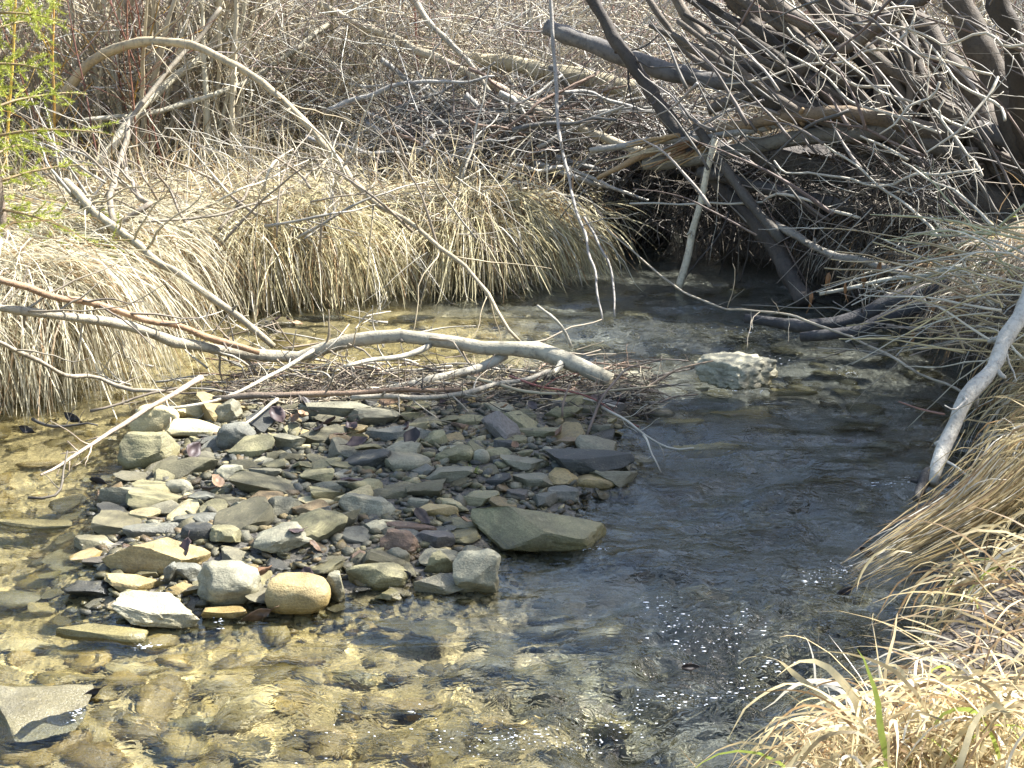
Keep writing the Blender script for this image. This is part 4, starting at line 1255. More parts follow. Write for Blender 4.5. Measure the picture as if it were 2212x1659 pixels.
# pale green shoots leaning in from the bank by the snag
for k in range(8):
    x0, y0 = U(2140, 2330), U(420, 600)
    Y0 = U(4.7, 5.4)
    a = math.pi + rng.normal() * .42 + .05
    L = U(180, 420)
    p0, p1 = (x0, y0, Y0), (x0 + L * math.cos(a), y0 - L * math.sin(a) * .8, Y0 + U(0, .5))
    stick('green_shoot', [p0, ((p0[0] + p1[0]) / 2, (p0[1] + p1[1]) / 2 - U(-12, 20), Y0 + .1), p1], U(4.5, 7.5), 2, np.array((0.36, 0.34, 0.2)) * U(.8, 1.2), 'pale green willow shoot leaning out from the bank above the bleached snag', 'shoot', M_TWIG,
          'green willow shoots by the snag', 2, .15, sides=5)
for k in range(52):
    x0, y0 = U(2080, 2300), U(520, 800)
    Y0 = U(4.5, 5.2)
    a = math.pi + rng.normal() * .5 - U(-.1, .5)
    L = U(150, 420)
    p0, p1 = (x0, y0, Y0), (x0 + L * math.cos(a), y0 - L * math.sin(a) * .7, Y0 + U(-.1, .4))
    stick('dead_stalk', [p0, ((p0[0] + p1[0]) / 2, (p0[1] + p1[1]) / 2 - U(0, 30), Y0 + .1), p1], U(3.2, 6.5), U(1.8, 3.5), np.array([STRAW, (0.5, 0.45, 0.36), (0.36, 0.28, 0.17)][k % 3]) * U(.8, 1.15),
          'dry %s stalk fanning out over the water above the bleached snag' % ['straw yellow', 'whitish', 'tan'][k % 3], 'stalk', M_TWIG, '%s stalks fanning over the water' % ['straw yellow', 'whitish', 'tan'][k % 3], 1, .12, sides=5)

# ------------------------------------------------------------------ grass
def grow(root, d, L, grav, K, jit=.12, floor=None):
    """blades: root (N,3), first direction d (N,3), length L (N,), droop grav (N,)"""
    N = len(root)
    P = np.empty((N, K, 3))
    P[:, 0] = root
    d = d / (np.linalg.norm(d, axis=1, keepdims=True) + 1e-9)
    st = (L / (K - 1))[:, None]
    for k in range(1, K):
        P[:, k] = P[:, k - 1] + d * st
        d = d + rng.normal(size=(N, 3)) * jit
        d[:, 2] -= grav
        d /= np.linalg.norm(d, axis=1, keepdims=True) + 1e-9
    if floor is not None:
        P[:, :, 2] = np.maximum(P[:, :, 2], floor)
    return P


def straw_cols(n, base=(0.57, 0.50, 0.29), dark=.3, green=0.0, brown=.15):
    c = np.array(base)[None] * np.clip(rng.normal(1, .2, (n, 1)), .5, 1.4)
    k = U(0, 1, n) < dark
    c[k] *= .6
    k = U(0, 1, n) < brown
    c[k] = np.array((0.30, 0.20, 0.10)) * U(.7, 1.2, (k.sum(), 1))
    k = U(0, 1, n) < .12
    c[k] = np.array((0.66, 0.61, 0.48)) * U(.8, 1.1, (k.sum(), 1))
    if green:
        k = U(0, 1, n) < green
        c[k] = np.array((0.28, 0.33, 0.07)) * U(.8, 1.2, (k.sum(), 1))
    return c


def blades_obj(name, P, W, col, label, cat='grass', kind='stuff', parent=None, side=None):
    V, Qd = batch_blades(P, W, side)
    o = mesh_np(name, V, quads=Qd, mat=M_GRASS, col=rep_col(col, P.shape[1] * 2), parent=parent)
    if parent is None:
        tag(o, label, cat, kind=kind)
    else:
        tag(o, kind=kind)
    return o


def along(edge, n, lo=0.0, hi=1.0):
    e = np.array(edge)
    seg = np.diff(e, axis=0)
    ln = np.linalg.norm(seg, axis=1)
    cum = np.concatenate([[0], np.cumsum(ln)])
    s = U(lo, hi, n) * cum[-1]
    i = np.clip(np.searchsorted(cum, s, side='right') - 1, 0, len(seg) - 1)
    t = (s - cum[i]) / ln[i]
    p = e[i] + seg[i] * t[:, None]
    nrm = np.stack([seg[i, 1], -seg[i, 0]], 1) / ln[i][:, None]
    return p, nrm


# overhanging grass of the far bank: clumps that spill over the lip and hang to the water
def overhang(edge, n, sign, lipz, inset, L0, L1, name, label, g0=.26, g1=.55, w0=.0032, w1=.0058, clumps=30, base=(0.57, 0.50, 0.29), green=0.0, lo=0, hi=1, upz=(-.2, .32)):
    cp, cn = along(edge, clumps, lo, hi)
    ci = rng.integers(clumps, size=n)
    p, nr = along(edge, n, lo, hi)
    # pull two thirds of the blades into tussocks
    pull = (U(0, 1, n) < .78)[:, None]
    p = np.where(pull, cp[ci] + rng.normal(size=(n, 2)) * .085, p)
    nr = np.where(pull, cn[ci], nr) * sign
    ins = U(inset[0], inset[1], n)
    xy = p - nr * ins[:, None]
    z = height(xy[:, 0], xy[:, 1])
    lz = lipz * (1 - (.38 * sstep(-.1, .7, xy[:, 0]) if sign > 0 else 0))
    z = np.clip(np.maximum(z, lz * U(.75, 1.0, n)), None, lipz + .35)
    mound = U(-.06, .13, clumps)
    z = z + np.where(pull[:, 0], mound[ci] * np.exp(-np.sum((p - cp[ci]) ** 2, 1) / .02), 0)
    root = np.stack([xy[:, 0], xy[:, 1], z], 1)
    tw = vnoise(np.stack([p[:, 0] * 3.1, p[:, 1] * 3.1, ci * .37], 1), 77) * 1.5
    out = np.stack([nr[:, 0] - nr[:, 1] * tw, nr[:, 1] + nr[:, 0] * tw, U(upz[0], upz[1], n)], 1) + rng.normal(size=(n, 3)) * .32
    cl_ = U(.5, 1.2, clumps)
    P = grow(root, out, U(L0, L1, n) * np.where(pull[:, 0], cl_[ci], .8), U(g0, g1, n) * 1.33, 7, .085, -0.004)
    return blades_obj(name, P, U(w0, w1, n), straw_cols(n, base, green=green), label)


overhang(LEFT_EDGE, 11000, 1, .29, (.02, .36), .36, .78, 'bank_grass', 'long straw coloured grass spilling over the bank lip and hanging to the water', lo=.42, hi=.95, clumps=26)
overhang(LEFT_EDGE, 5000, 1, .24, (-.02, .16), .22, .50, 'bank_grass', 'shorter shaded grass roots hanging below the bank lip', lo=.30, hi=.95, clumps=26, base=(0.34, 0.27, 0.15))  # darker straw base carries the shade under the lip
overhang(LEFT_EDGE, 7500, 1, .42, (.0, .45), .40, .80, 'tussock_grass', 'tall pale tussock grass drooping over the end of the side channel', lo=.0, hi=.46, clumps=16, base=(0.60, 0.54, 0.37))

# matted grass lying over the bank top
n = 15000
y = U(5.6, 10.2, n)
x = U(-4.2, 1.0, n)
sl, sr, sb = zones(x, y)
k = (sl > .08) & ~((x > .72) & (y > 8.2))
x, y = x[k], y[k]
n = len(x)
z = height(x, y)
fl = vnoise(np.stack([x * 1.2, y * 1.2, x * 0], 1), 51) * 1.6
d = np.stack([np.sin(fl) * .9 + .35, -np.abs(np.cos(fl)) * .9, U(-.1, .4, n)], 1) + rng.normal(size=(n, 3)) * .22
L = U(.22, .5, n)
P = grow(np.stack([x, y, z - .01], 1), d, L, U(.10, .30, n), 7, .07)
fz = height(P[:, :, 0].ravel(), P[:, :, 1].ravel()).reshape(n, 7) + U(.005, .05, (n, 1))
near = sdf_poly(P[:, :, 0].ravel(), P[:, :, 1].ravel(), LEFT_POLY).reshape(n, 7) > .10
P[:, :, 2] = np.where(near, np.maximum(P[:, :, 2], fz), P[:, :, 2])
blades_obj('mat_grass', P, U(.004, .0075, n), straw_cols(n, (0.60, 0.53, 0.33)), 'flattened golden dead grass matted over the top of the bank')

# standing straw grass between and behind the bushes
n = 10000
y = 7.6 + U(0, 1, n) ** 1.3 * 11
x = U(-1, 1, n) * (.42 * y + .6)
sl, sr, sb = zones(x, y)
k = (np.maximum(sl, sr) > .15) & ~((x > .45) & (x < 2.3) & (y < 9.4))
x, y = x[k], y[k]
n = len(x)
d = np.stack([rng.normal(size=n) * .35, rng.normal(size=n) * .35 - .1, U(.7, 1.1, n)], 1)
P = grow(np.stack([x, y, height(x, y) - .02], 1), d, U(.18, .5, n), U(.02, .22, n), 6, .08)
blades_obj('meadow_grass', P, U(.005, .010, n) * np.clip(y / 9, .8, 1.6), straw_cols(n, (0.54, 0.46, 0.29), brown=.2), 'dry standing grass under and behind the bushes')

# right bank: grass hanging from the bank by the snag
overhang(RIGHT_EDGE, 6500, -1, .34, (.14, .75), .16, .38, 'bank_grass', 'dry grass hanging down the bank beside the bleached snag', lo=.22, hi=.56, clumps=18, base=(0.50, 0.40, 0.21))
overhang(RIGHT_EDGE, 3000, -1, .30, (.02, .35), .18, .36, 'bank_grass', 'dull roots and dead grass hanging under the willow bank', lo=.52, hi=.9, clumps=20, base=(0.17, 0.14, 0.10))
n = 5200
x, y = U(.7, 3.6, n), U(2.6, 6.6, n)
sl, sr, sb = zones(x, y)
k = sr > .2
x, y = x[k], y[k]
n = len(x)
k = sr[k] > .35
x, y = x[k], y[k]
n = len(x)
d = np.stack([U(-1.0, .3, n), rng.normal(size=n) * .35 - .2, U(.2, .8, n)], 1)
P = grow(np.stack([x, y, height(x, y) - .01], 1), d, U(.2, .45, n), U(.14, .32, n), 8, .07)
blades_obj('bank_grass', P, U(.004, .007, n), straw_cols(n, (0.50, 0.40, 0.22), green=.02), 'tangled tan grass covering the bank above the snag')
# a combed lock of grass trailing in the current
n = 230
a0 = np.array([at_y(2215, 1000, 3.75), at_y(2120, 1090, 3.7), at_y(1960, 1180, 3.62), at_y(1840, 1250, 3.55)])
c = catmull(a0, 10)
P = c[None] + (rng.normal(size=(n, 1, 3)) * np.array([.05, .05, .028])) * np.linspace(1.3, .45, 10)[None, :, None] + np.cumsum(rng.normal(size=(n, 10, 3)) * .006, 1)
cut = U(.45, 1.0, n)
tt = np.linspace(0, 1, 10)[None, :] * cut[:, None]
idx = np.clip(tt * 9, 0, 8.999)
i0 = idx.astype(int)
fr = (idx - i0)[..., None]
P = np.take_along_axis(P, i0[..., None].repeat(3, 2), 1) * (1 - fr) + np.take_along_axis(P, (i0 + 1)[..., None].repeat(3, 2), 1) * fr
o = blades_obj('grass_lock', P, U(.003, .005, n), straw_cols(n, (0.46, 0.36, 0.18)), 'combed lock of dead grass trailing into the current below the snag')

# short broken litter on the near bank
n = 3000
x, y = U(.45, 2.0, n), U(2.0, 4.2, n)
sl, sr, sb = zones(x, y)
k = sr > .02
x, y = x[k], y[k]
n = len(x)
d = rng.normal(size=(n, 3)) * np.array([1, 1, .25])
P = grow(np.stack([x, y, height(x, y) + U(.0, .03, n)], 1), d, U(.05, .22, n), U(.0, .2, n), 6, .12)
P[:, :, 2] = np.maximum(P[:, :, 2], height(P[:, :, 0].ravel(), P[:, :, 1].ravel()).reshape(n, 6) + .003)
blades_obj('grass_litter', P, U(.003, .006, n), straw_cols(n, (0.42, 0.33, 0.18), brown=.4), 'broken dead grass litter over the dark soil of the near bank')

# foreground sedge: broad blades, the large ones each a part of the tussock
sedge = empty('sedge_tussock', (0.95, 2.15, hz(.95, 2.15)))
tag(sedge, 'pale dry sedge tussock with broad curling blades at the stream edge', 'sedge')


def sedge_paths(n, L0, L1):
    px = U(1760, 2330, n)
    t = np.clip((px - 1560) / 330, 0, 1)
    edge = 1640 - 130 * t - 50 * np.clip((px - 1890) / 300, 0, 1)
    py = edge + U(-10, 330, n) * (1 if True else 0)
    Y = U(1.9, 2.5, n)
    root = np.array([at_y(a, b, c) for a, b, c in zip(px, py, Y)])
    root[:, 2] = np.maximum(root[:, 2] - .06, .03)
    d = np.stack([rng.normal(size=n) * .6 - .12, rng.normal(size=n) * .5 + .15, U(.35, 1.1, n)], 1)
    return grow(root, d, U(L0, L1, n), U(.16, .5, n), 12, .09, .01)


P = sedge_paths(2000, .12, .34)
blades_obj('undergrowth', P, U(.0025, .006, len(P)), straw_cols(len(P), (0.58, 0.46, 0.25), green=.02, dark=.2, brown=.2), None, parent=sedge)
P = sedge_paths(240, .18, .38)
cl = straw_cols(240, (0.62, 0.53, 0.31), green=.03, dark=.08, brown=.06)
side = rng.normal(size=(240, 3)) * .5 + np.array([0, 1, .4])
for k in range(240):
    V, Qd = batch_blades(P[k:k + 1], np.array([U(.006, .013)]), side[k:k + 1])
    mesh_np('blade', V, quads=Qd, mat=M_GRASS, col=rep_col(cl[k:k + 1], 24), parent=sedge)
# sedge along the lower bank between the tussock and the lock
overhang(RIGHT_EDGE, 1100, -1, .28, (.12, .5), .16, .34, 'bank_grass', 'long bleached grass leaning over the undercut bank behind the sedge', lo=.10, hi=.36, clumps=9, base=(0.55, 0.46, 0.26), green=.05, w0=.004, w1=.008)

# ------------------------------------------------------------------ bushes on the far bank
def shrub(name, cx, cy, n, h, spread, cols, label, r0, r1, group=None, lean=(0, 0), ntw=9, tw=.6):
    root = empty(name, (cx, cy, hz(cx, cy)))
    tag(root, label, 'shrub', group)
    TP, TR, TC = [], [], []
    for k in range(n):
        bx_, by_ = cx + rng.normal() * spread, cy + rng.normal() * spread * .8
        H = h * U(.6, 1.15)
        K = 13
        d = np.array([rng.normal() * .16 + lean[0], rng.normal() * .14 + lean[1], 1.0])
        q = [np.array([bx_, by_, hz(bx_, by_) - .05])]
        for j in range(K - 1):
            d = d / np.linalg.norm(d)
            q.append(q[-1] + d * H / (K - 1))
            d = d + rng.normal(size=3) * .055 + np.array([lean[0] * .05, lean[1] * .05, .01])
        q = np.array(q)
        r = U(r0, r1)
        cc = np.array(cols[k % len(cols)]) * U(.75, 1.25)
        tube_obj('stem', q, np.linspace(r, r * .3, K), cc, M_TWIG, parent=root, sides=6)
        for s, rr in side_paths(q, np.linspace(r, r * .3, K), ntw, tw, lo=.05, hi=.9, up=.15, spread=.9, K=7):
            TP.append(s); TR.append(np.maximum(rr, .0022)); TC.append(cc * U(.7, 1.2))
    V, Qd, Tr = batch_tubes(np.array(TP), np.array(TR), 3, False)
    tag(mesh_np('twig_mass', V, quads=Qd, mat=M_TWIG, parent=root, col=rep_col(np.array(TC), 21)), kind='stuff')
    return root


WC = [(0.43, 0.36, 0.25), (0.36, 0.31, 0.225), (0.50, 0.435, 0.32), (0.24, 0.195, 0.145), (0.40, 0.365, 0.28)]
shrub('willow_shrub', -3.25, 8.7, 30, 2.0, .28, WC, 'dense clump of tan upright willow stems behind the spruce', .013, .030, 'willow shrubs on the grassy bank', (-.03, 0))
shrub('willow_shrub', -2.55, 9.2, 34, 2.0, .30, WC, 'willow clump of straight tan stems at the root of the arching branch', .012, .028, 'willow shrubs on the grassy bank', (.0, 0))
shrub('willow_shrub', -1.9, 9.0, 32, 2.0, .26, WC, 'willow clump with grey leaning stems behind the arch of the bent branch', .012, .028, 'willow shrubs on the grassy bank', (.10, 0))
shrub('willow_shrub', -1.25, 9.5, 30, 1.9, .30, WC, 'willow clump with mossy stems leaning towards the long pale pole', .010, .024, 'willow shrubs on the grassy bank', (.22, .05))
shrub('willow_shrub', -3.6, 10.2, 32, 2.1, .45, WC, 'farther tan willow clump seen between the upright stems', .012, .028, 'willow shrubs on the grassy bank')
shrub('dogwood_shrub', -2.2, 8.5, 7, 1.7, .30, [(0.17, 0.07, 0.05), (0.22, 0.10, 0.06)], 'few thin red dogwood stems among the tan willow stems', .005, .008)
shrub('golden_willow', -2.7, 8.6, 4, 2.0, .30, [(0.45, 0.29, 0.05), (0.40, 0.22, 0.04)], 'few yellow orange shoots among the tan willow stems', .006, .010)
shrub('dogwood_shrub', -.3, 10.6, 26, 1.8, .7, [(0.24, 0.13, 0.11), (0.34, 0.27, 0.2), (0.42, 0.36, 0.28)], 'thin purplish red shrub behind the brush heap', .004, .010, None, (.05, 0), 7, .4)
shrub('dogwood_shrub', .9, 11.2, 26, 1.9, .6, [(0.23, 0.11, 0.10), (0.36, 0.29, 0.22), (0.44, 0.38, 0.3)], 'reddish twiggy shrub behind the ringed weathered log', .004, .010, None, (0, 0), 7, .4)
shrub('dogwood_shrub', 2.3, 10.6, 22, 2.0, .6, [(0.25, 0.07, 0.08), (0.28, 0.2, 0.17), (0.33, 0.28, 0.23)], 'crimson stemmed shrub behind the willow trunks', .004, .010, None, (0, 0), 7, .4)
shrub('willow_shrub', 3.6, 9.4, 18, 2.0, .5, [(0.17, 0.13, 0.11), (0.25, 0.2, 0.17)], 'dark brown willow bush behind the old trunks', .008, .02, 'willow shrubs on the grassy bank')

# far thicket: a mass of thin stems
n = 12500
y = U(9.2, 17, n)
x = U(-1, 1, n) * (.43 * y + 1.2)
sl, sr, sb = zones(x, y)
k = np.maximum(sl, sr) > .1
x, y = x[k], y[k]
n = len(x)
d = np.stack([rng.normal(size=n) * .9, rng.normal(size=n) * .4, U(.3, 1.2, n)], 1)
P = grow(np.stack([x, y, height(x, y) - .03 + U(0, .5, n)], 1), d, U(.5, 1.5, n), U(-.03, .10, n), 7, .12)
R = U(.003, .0085, n)[:, None] * np.linspace(1, .35, 7)[None]
cs = np.array([(0.45, 0.385, 0.28), (0.52, 0.47, 0.37), (0.30, 0.22, 0.19), (0.33, 0.305, 0.28), (0.58, 0.56, 0.51), (0.17, 0.15, 0.145)])
V, Qd, Tr = batch_tubes(P, R, 3, False)
o = mesh_np('thicket', V, quads=Qd, mat=M_TWIG, col=rep_col(cs[rng.integers(6, size=n)] * U(.7, 1.25, (n, 1)), 21))
tag(o, 'mass of thin bare stems filling the land behind the creek', 'thicket', kind='stuff')

# pale fine twigs criss-crossing in front of the far thicket
n = 3800
px, py, Y = U(-60, 1500, n), U(-40, 330, n), U(8.7, 10.5, n)
c0 = np.array([at_y(a, b, c) for a, b, c in zip(px, py, Y)])
c0[:, 2] = np.maximum(c0[:, 2], height(c0[:, 0], c0[:, 1]) + .02)
d = rng.normal(size=(n, 3)) * np.array([1, .35, .75]) + np.array([0, 0, .2])
P = grow(c0, d, U(.25, .8, n), U(-.04, .08, n), 6, .13)
V, Qd, Tr = batch_tubes(P, U(.002, .0048, n)[:, None] * np.linspace(1, .4, 6)[None], 3, False)
tag(mesh_np('twig_mesh', V, quads=Qd, mat=M_TWIG, col=rep_col(cs[rng.integers(6, size=n)] * U(.7, 1.2, (n, 1)), 18)),
    'pale fine twigs criss-crossing between the willow stems and the brush heap', 'twigs', kind='stuff')

def fine_twigs(name, n, xr, yr, Yr, dirv, spread, Lr, cols, label, rr=(.0016, .0038)):
    px, py, Y = U(*xr, n), U(*yr, n), U(*Yr, n)
    c0 = np.array([at_y(a, b, c) for a, b, c in zip(px, py, Y)])
    c0[:, 2] = np.maximum(c0[:, 2], .05)
    d = np.array(dirv)[None] * rng.choice([-1, 1], size=(n, 1)) + rng.normal(size=(n, 3)) * np.array(spread)
    P = grow(c0, d, U(*Lr, n), U(-.03, .06, n), 7, .10, .004)
    V, Qd, Tr = batch_tubes(P, U(*rr, n)[:, None] * np.linspace(1, .35, 7)[None], 3, False)
    tag(mesh_np(name, V, quads=Qd, mat=M_TWIG, col=rep_col(np.array(cols)[rng.integers(len(cols), size=n)] * U(.7, 1.2, (n, 1)), 21)), label, 'twigs', kind='stuff')


PT = [(0.42, 0.39, 0.34), (0.30, 0.27, 0.23), (0.18, 0.155, 0.135), (0.24, 0.2, 0.165)]
fine_twigs('fine_twigs', 90, (1480, 2260), (-30, 430), (6.5, 7.5), (-.8, .2, .55), (.5, .3, .45), (.2, .75), PT, 'fine pale twigs tangled in front of the willow trunks')
fine_twigs('fine_twigs', 60, (1760, 2260), (420, 780), (4.7, 5.4), (-.9, .1, -.1), (.5, .3, .4), (.15, .5), PT, 'fine bare twigs hanging over the water above the snag', (.0012, .003))
fine_twigs('fine_twigs', 260, (60, 1150), (250, 560), (6.7, 7.9), (-.6, .1, .6), (.6, .3, .5), (.2, .7), PT, 'fine pale twigs hanging in front of the grassy bank', (.0014, .003))

# heap of dead sticks between the grassy bank and the hollow
for k in range(90):
    x0, y0 = U(800, 1340), U(200, 400)
    if y0 < 330 - abs(x0 - 1090) * .0 and U(0, 1) < .2:
        y0 = U(290, 420)
    Y0 = U(8.2, 9.3)
    a = rng.choice([-1, 1], p=[.35, .65]) * math.radians(U(8, 60))
    L = U(130, 380)
    dx, dy = L * math.cos(a), -L * math.sin(a) * .8
    cl = [(0.24, 0.23, 0.22), (0.13, 0.125, 0.12), (0.36, 0.34, 0.31), (0.19, 0.13, 0.10)][k % 4]
    nmc = ['grey', 'dark', 'pale grey', 'reddish brown'][k % 4]
    stick('dead_stick', [(x0 - dx / 2, y0 - dy / 2, Y0), (x0 + U(-15, 15), y0 + U(-25, 10), Y0 + U(-.1, .1)), (x0 + dx / 2, y0 + dy / 2, Y0 + U(-.3, .3))], U(6, 17), U(3, 7), cl,
          'dead %s stick in the tangled brush heap behind the grassy bank' % nmc, 'stick', M_DEAD, '%s sticks in the brush heap' % nmc, 2, .3, sides=5, wig=.012)
n = 1900
px, py, Y = U(820, 1480, n), U(220, 440, n), U(8.3, 9.6, n)
c0 = np.array([at_y(a, b, c) for a, b, c in zip(px, py, Y)])
c0[:, 2] = np.maximum(c0[:, 2], .05)
d = rng.normal(size=(n, 3)) * np.array([1, .4, .6])
P = grow(c0, d, U(.2, .7, n), U(-.05, .12, n), 6, .15)
V, Qd, Tr = batch_tubes(P, U(.002, .006, n)[:, None] * np.linspace(1, .4, 6)[None], 3, False)
tag(mesh_np('brush', V, quads=Qd, mat=M_TWIG, col=rep_col(np.array([(0.15, 0.145, 0.14), (0.23, 0.22, 0.21), (0.13, 0.10, 0.09)])[rng.integers(3, size=n)] * U(.6, 1.2, (n, 1)), 18)),
    'fine dead brush tangled in the stick heap', 'brush', kind='stuff')
# the overhanging ledge of soil and roots that roofs the dark hollow
p, f = stone_shape(4321, 5, 4.0, 5, .8, .05)
p = p * np.array([.80, .50, .15]) + np.array([1.42, 8.55, .38])
p[:, 2] += .05 * vnoise(p * 5, 3) + .03 * vnoise(p * 14, 4)
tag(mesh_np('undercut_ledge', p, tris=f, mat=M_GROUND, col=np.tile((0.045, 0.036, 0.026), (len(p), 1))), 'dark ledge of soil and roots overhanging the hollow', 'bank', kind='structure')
# roots and dead twigs hanging over the hollow, colours darkened to paint its shade
n = 1300
px, py = U(1330, 2050, n), U(330, 490, n)
Y = 8.3 - (px - 1330) / 720 * 1.8 + U(-.15, .35, n)
c0 = np.array([at_y(a, b, c) for a, b, c in zip(px, py, Y)])
c0[:, 2] = np.maximum(c0[:, 2], .06)
d = rng.normal(size=(n, 3)) * np.array([.8, .3, .5]) + np.array([0, -.2, -.5])
P = grow(c0, d, U(.12, .4, n), U(-.02, .15, n), 7, .14, 0.0)
V, Qd, Tr = batch_tubes(P, U(.0015, .005, n)[:, None] * np.linspace(1, .4, 7)[None], 3, False)
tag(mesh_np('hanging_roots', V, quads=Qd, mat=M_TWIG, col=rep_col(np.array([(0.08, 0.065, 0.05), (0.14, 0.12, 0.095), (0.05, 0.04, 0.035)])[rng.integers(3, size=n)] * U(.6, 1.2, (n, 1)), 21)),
    'tangle of roots and twigs hanging under the willow bank', 'roots', kind='stuff')

# ------------------------------------------------------------------ young spruce at the bank end
spr = empty('spruce_tree', (-2.16, 6.2, hz(-2.16, 6.2)))
tag(spr, 'young spruce with bright yellow green needles reaching in beside the willow stems', 'tree')
tz = hz(-2.16, 6.2)
tp = np.stack([np.full(10, -2.16), np.full(10, 6.2), np.linspace(tz - .05, tz + 2.0, 10)], 1)
tube_obj('trunk', tp, np.linspace(.035, .006, 10), (0.17, 0.13, 0.10), M_BARK, parent=spr)
for k in range(40):
    z = tz + .1 + (k / 40) * 1.5
    L = .60 * (1 - (k / 40) * .5) * U(.75, 1.15)
    a = k * 2.4 + U(-.3, .3)
    d = np.array([math.cos(a), math.sin(a), U(-.05, .25)])
    q = [np.array([-2.16, 6.2, z])]
    for j in range(8):
        d = d / np.linalg.norm(d)
        q.append(q[-1] + d * L / 8)
        d = d + np.array([0, 0, -.05]) + rng.normal(size=3) * .05
    q = np.array(q)
    b_ = tube_obj('branch', q, np.linspace(.007, .002, 9), (0.22, 0.16, 0.09), M_TWIG, parent=spr, sides=4, knots=False)
    tws = [q] + [s for s, _ in side_paths(q, np.full(9, .005), 14, .15, lo=.12, hi=.97, up=-.05, spread=.8, K=6)]
    NP, NC = [], []
    for s in tws:
        ns = 120 if len(s) == 9 else 84
        ii_ = U(.1, .999, ns) * (len(s) - 1)
        i0 = ii_.astype(int)
        base = s[i0] + (s[i0 + 1] - s[i0]) * (ii_ - i0)[:, None]
        t = s[i0 + 1] - s[i0]
        t /= np.linalg.norm(t, axis=1, keepdims=True)
        nd = t * .8 + rng.normal(size=(ns, 3)) * .55 + np.array([0, 0, .25])
        nd /= np.linalg.norm(nd, axis=1, keepdims=True)
        l_ = U(.012, .022, ns)[:, None]
        NP.append(np.stack([base, base + nd * l_], 1))
    NP = np.concatenate(NP)
    V, Qd = batch_blades(NP, np.full(len(NP), .0055))
    nb = mesh_np('needle_mass', V, quads=Qd, mat=M_NEEDLE, parent=b_, col=rep_col(np.array((0.34, 0.37, 0.06)) * U(.65, 1.35, (len(NP), 1)), 4))
    tag(nb, kind='stuff')

# ------------------------------------------------------------------ dead leaves
def leaf(loc, L, rz, tilt, col, label, group, curl=.6, wid=.5):
    n_, m_ = 9, 5
    u = np.linspace(0, 1, n_)
    w = wid * L * np.sin(np.pi * u ** .85) ** .8 * .5
    v = np.linspace(-1, 1, m_)
    X = (u - .5)[:, None] * L + 0 * v[None]
    Yv = w[:, None] * v[None]
    cz = curl * L * (.55 * (u[:, None] - .5) ** 2 * 2 + .35 * (Yv / (wid * L * .5)) ** 2 * .8) + .03 * L * np.sin(9 * u)[:, None] * v[None]
    p = np.stack([X, Yv, cz], -1).reshape(-1, 3) + rng.normal(size=(n_ * m_, 3)) * .012 * L
    ii = np.arange(n_ - 1)[:, None] * m_ + np.arange(m_ - 1)[None]
    Qd = np.stack([ii, ii + 1, ii + m_ + 1, ii + m_], -1).reshape(-1, 4)
    o = mesh_np('dead_leaf', p, quads=Qd, mat=M_LEAF, col=np.tile(np.array(col), (len(p), 1)) * U(.8, 1.2, (len(p), 1)))
    md = o.modifiers.new('thickness', 'SOLIDIFY')
    md.thickness = .0008
    o.location = loc
    o.rotation_euler = (tilt[0], tilt[1], rz)
    # vein and stalk
    st = np.array([[L * .5, 0, curl * L * .28], [L * .62, .01 * L, curl * L * .36], [L * .75, .0, curl * L * .4]])
    tube_obj('stalk', st, np.full(3, .0012), np.array(col) * .7, M_TWIG, parent=o, sides=4, knots=False).location = (0, 0, 0)
    tag(o, label, 'leaf', group)
    return o


LC = [((0.075, 0.05, 0.045), 'dark purple brown'), ((0.045, 0.035, 0.03), 'blackish wet'), ((0.19, 0.11, 0.06), 'brown'), ((0.30, 0.19, 0.11), 'tan')]
LEAVES = [(710, 915), (690, 930), (735, 940), (760, 925), (780, 905), (650, 900), (880, 925), (890, 950), (1110, 965), (760, 1040), (450, 1060), (465, 1045), (415, 975), (430, 965), (640, 905), (600, 900),
          (1000, 870), (1060, 860), (1130, 850), (1180, 860), (1240, 850), (960, 860), (900, 855), (840, 870), (1290, 860), (1340, 870), (680, 1180), (640, 1150), (910, 1120), (1005, 1125), (665, 1245), (880, 1250),
          (560, 1245), (400, 1190), (620, 690), (640, 700), (600, 690), (660, 880), (1210, 935), (770, 960), (1150, 880), (1090, 880)]
for k, (px, py) in enumerate(LEAVES):
    q = at_z(px + U(-6, 6), py + U(-5, 5), .06)
    zz = max(hz(q[0], q[1]), .0) + U(.025, .05)
    q = at_z(px, py, zz)
    cl, cn_ = LC[[0, 1, 2, 0, 1, 3][k % 6]]
    leaf(q, U(.045, .085), U(0, 6.28), (U(-.8, .8), U(-.6, .6)), cl, 'curled %s dead leaf caught between the bar stones' % cn_, '%s dead leaves on the bar' % cn_, U(.3, 1.0), U(.45, .7))
# leaves standing in the water against the current
for px, py, L, lb in [(160, 905, .085, 'black upright leaf wrapped round a stick in the side channel'), (60, 930, .07, 'black wet leaf in the side water next to the upright one'), (1490, 1440, .05, 'curled black leaf standing in the fast water by the sedge'),
                      (1875, 1195, .06, 'small black leaf caught on the trailing grass lock'), (1825, 1280, .06, 'dark leaf tip poking from the water below the grass lock'), (555, 1330, .09, 'wet brown leaf leaning on the tan dome stone'),
                      (195, 1500, .06, 'dark curled leaf at the end of the broad flat slab'), (1235, 1165, .07, 'brown leaf stuck on the end of the dipping olive slab'), (215, 1040, .07, 'bent dark leaf against the wet slab in side water')]:
    q = at_z(px, py, .006)
    leaf(q, L, U(-.4, .4), (U(1.0, 1.4), U(-.7, .7)), (0.035, 0.028, 0.024) if 'brown' not in lb else (0.16, 0.10, 0.06), lb, None, .35, .38)
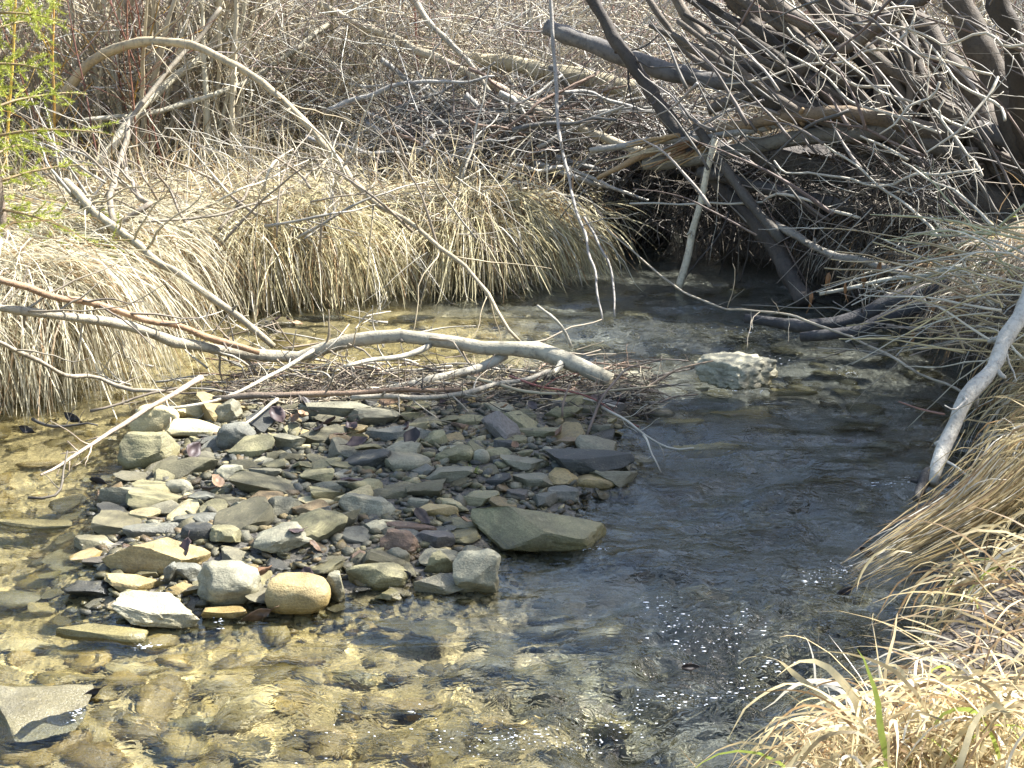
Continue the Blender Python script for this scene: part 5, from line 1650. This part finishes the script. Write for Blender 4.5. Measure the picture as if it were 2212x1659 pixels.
# hanging curled leaves on the thin stem over the pool
for k, (px, py) in enumerate([(1790, 610), (1822, 625), (1862, 605), (1902, 580), (1755, 650), (2070, 640), (2020, 660), (1975, 730)]):
    q = at_y(px, py, 5.55)
    leaf(q, .075, U(0, 6.28), (U(-.3, .3), 1.45), (0.25, 0.125, 0.05), 'rust brown curled leaf hanging from stalks over the dark pool', 'rust brown hanging leaves', .5, .28)
# small green sprout on the bar
sp = empty('green_sprout', at_z(1020, 1018, .06))
tag(sp, 'tiny yellow green sprout growing between the bar stones', 'plant')
P = grow(np.tile(at_z(1020, 1020, .05), (14, 1)), np.stack([rng.normal(size=14), rng.normal(size=14), U(.6, 1.2, 14)], 1), U(.02, .05, 14), U(.05, .2, 14), 6, .1)
for k in range(14):
    V, Qd = batch_blades(P[k:k + 1], np.array([.004]))
    mesh_np('leaf', V, quads=Qd, mat=M_NEEDLE, col=np.tile((0.22, 0.27, 0.06), (12, 1)), parent=sp)

# dark litter of twig ends and leaf scraps caught behind the bar
n = 2600
px, py = U(480, 1420, n), 842 + rng.normal(size=n) * 28
c0 = np.array([at_z(a, b, .03) for a, b in zip(px, py)])
c0[:, 2] = np.maximum(height(c0[:, 0], c0[:, 1]), 0) + U(.004, .05, n)
d = rng.normal(size=(n, 3)) * np.array([1, .6, .3])
P = grow(c0, d, U(.03, .14, n), U(-.02, .06, n), 5, .12)
V, Qd, Tr = batch_tubes(P, U(.0012, .0032, n)[:, None] * np.linspace(1, .5, 5)[None], 3, False)
tag(mesh_np('litter', V, quads=Qd, mat=M_TWIG, col=rep_col(np.array([(0.06, 0.05, 0.04), (0.12, 0.09, 0.07), (0.3, 0.25, 0.18)])[rng.integers(3, size=n)], 15)),
    'dark litter of twig ends and scraps caught along the back of the bar', 'litter', kind='stuff')

# white flecks added on the riffles in place of sun glints
def surf_z(x, y):
    i = np.clip(np.searchsorted(wy, y), 1, len(wy) - 1)
    j = np.clip(np.searchsorted(wx, x), 1, len(wx) - 1)
    return WZ[i, j]


m, nt, out = new_mat('glint')
b = N_(nt, 'ShaderNodeBsdfPrincipled', Roughness=0.12)
b.inputs['Base Color'].default_value = (0.85, 0.87, 0.88, 1)
b.inputs['Specular IOR Level'].default_value = 0.6
nt.links.new(b.outputs[0], out.inputs[0])
FC = [((960, 1600), (1230, 1590), 130, 30, 14), ((1230, 1590), (1500, 1500), 150, 30, 12), ((1480, 1510), (1700, 1430), 150, 26, 16), ((1420, 1300), (1490, 1440), 90, 22, 24), ((1500, 1400), (1640, 1370), 90, 30, 16),
      ((1740, 1265), (1830, 1235), 60, 14, 8), ((1880, 1060), (1990, 1035), 50, 16, 7), ((1815, 795), (1850, 815), 40, 12, 6), ((1660, 780), (1740, 795), 14, 16, 5), ((1530, 725), (1700, 700), 60, 40, 5), ((290, 1395), (330, 1385), 36, 10, 3),
      ((470, 1340), (482, 1350), 16, 5, 5), ((180, 1520), (150, 1560), 26, 8, 6), ((1560, 845), (1650, 845), 24, 12, 2), ((1250, 1190), (1300, 1195), 16, 10, 3), ((600, 1640), (950, 1560), 30, 60, 30)]
FX, FY = [], []
for (ax, ay), (bx2, by2), cn2, sx, sy in FC:
    t = U(0, 1, cn2)
    qx = ax + (bx2 - ax) * t + rng.normal(size=cn2) * sx
    qy = ay + (by2 - ay) * t + rng.normal(size=cn2) * sy
    for a, c in zip(qx, qy):
        q = at_z(a, c, .005)
        FX.append(q[0]); FY.append(q[1])
FX, FY = np.array(FX), np.array(FY)
k = (height(FX, FY) < -.01)
FX, FY = FX[k], FY[k]
n = len(FX)
v, f = ICO[1]
fs = np.exp(U(math.log(.0005), math.log(.0022), n))
sc = np.stack([fs * np.exp(U(0, 1.6, n)), fs, fs * U(.4, .8, n)], 1)
V = (v[None] * sc[:, None, :] + np.stack([FX, FY, surf_z(FX, FY) + fs * .2], 1)[:, None, :]).reshape(-1, 3)
F = (np.arange(n)[:, None, None] * len(v) + f[None]).reshape(-1, 3)
tag(mesh_np('glint', V, tris=F, mat=m), 'white foam flecks added in place of sun sparkle on the broken water of the riffles', 'glint', kind='stuff')
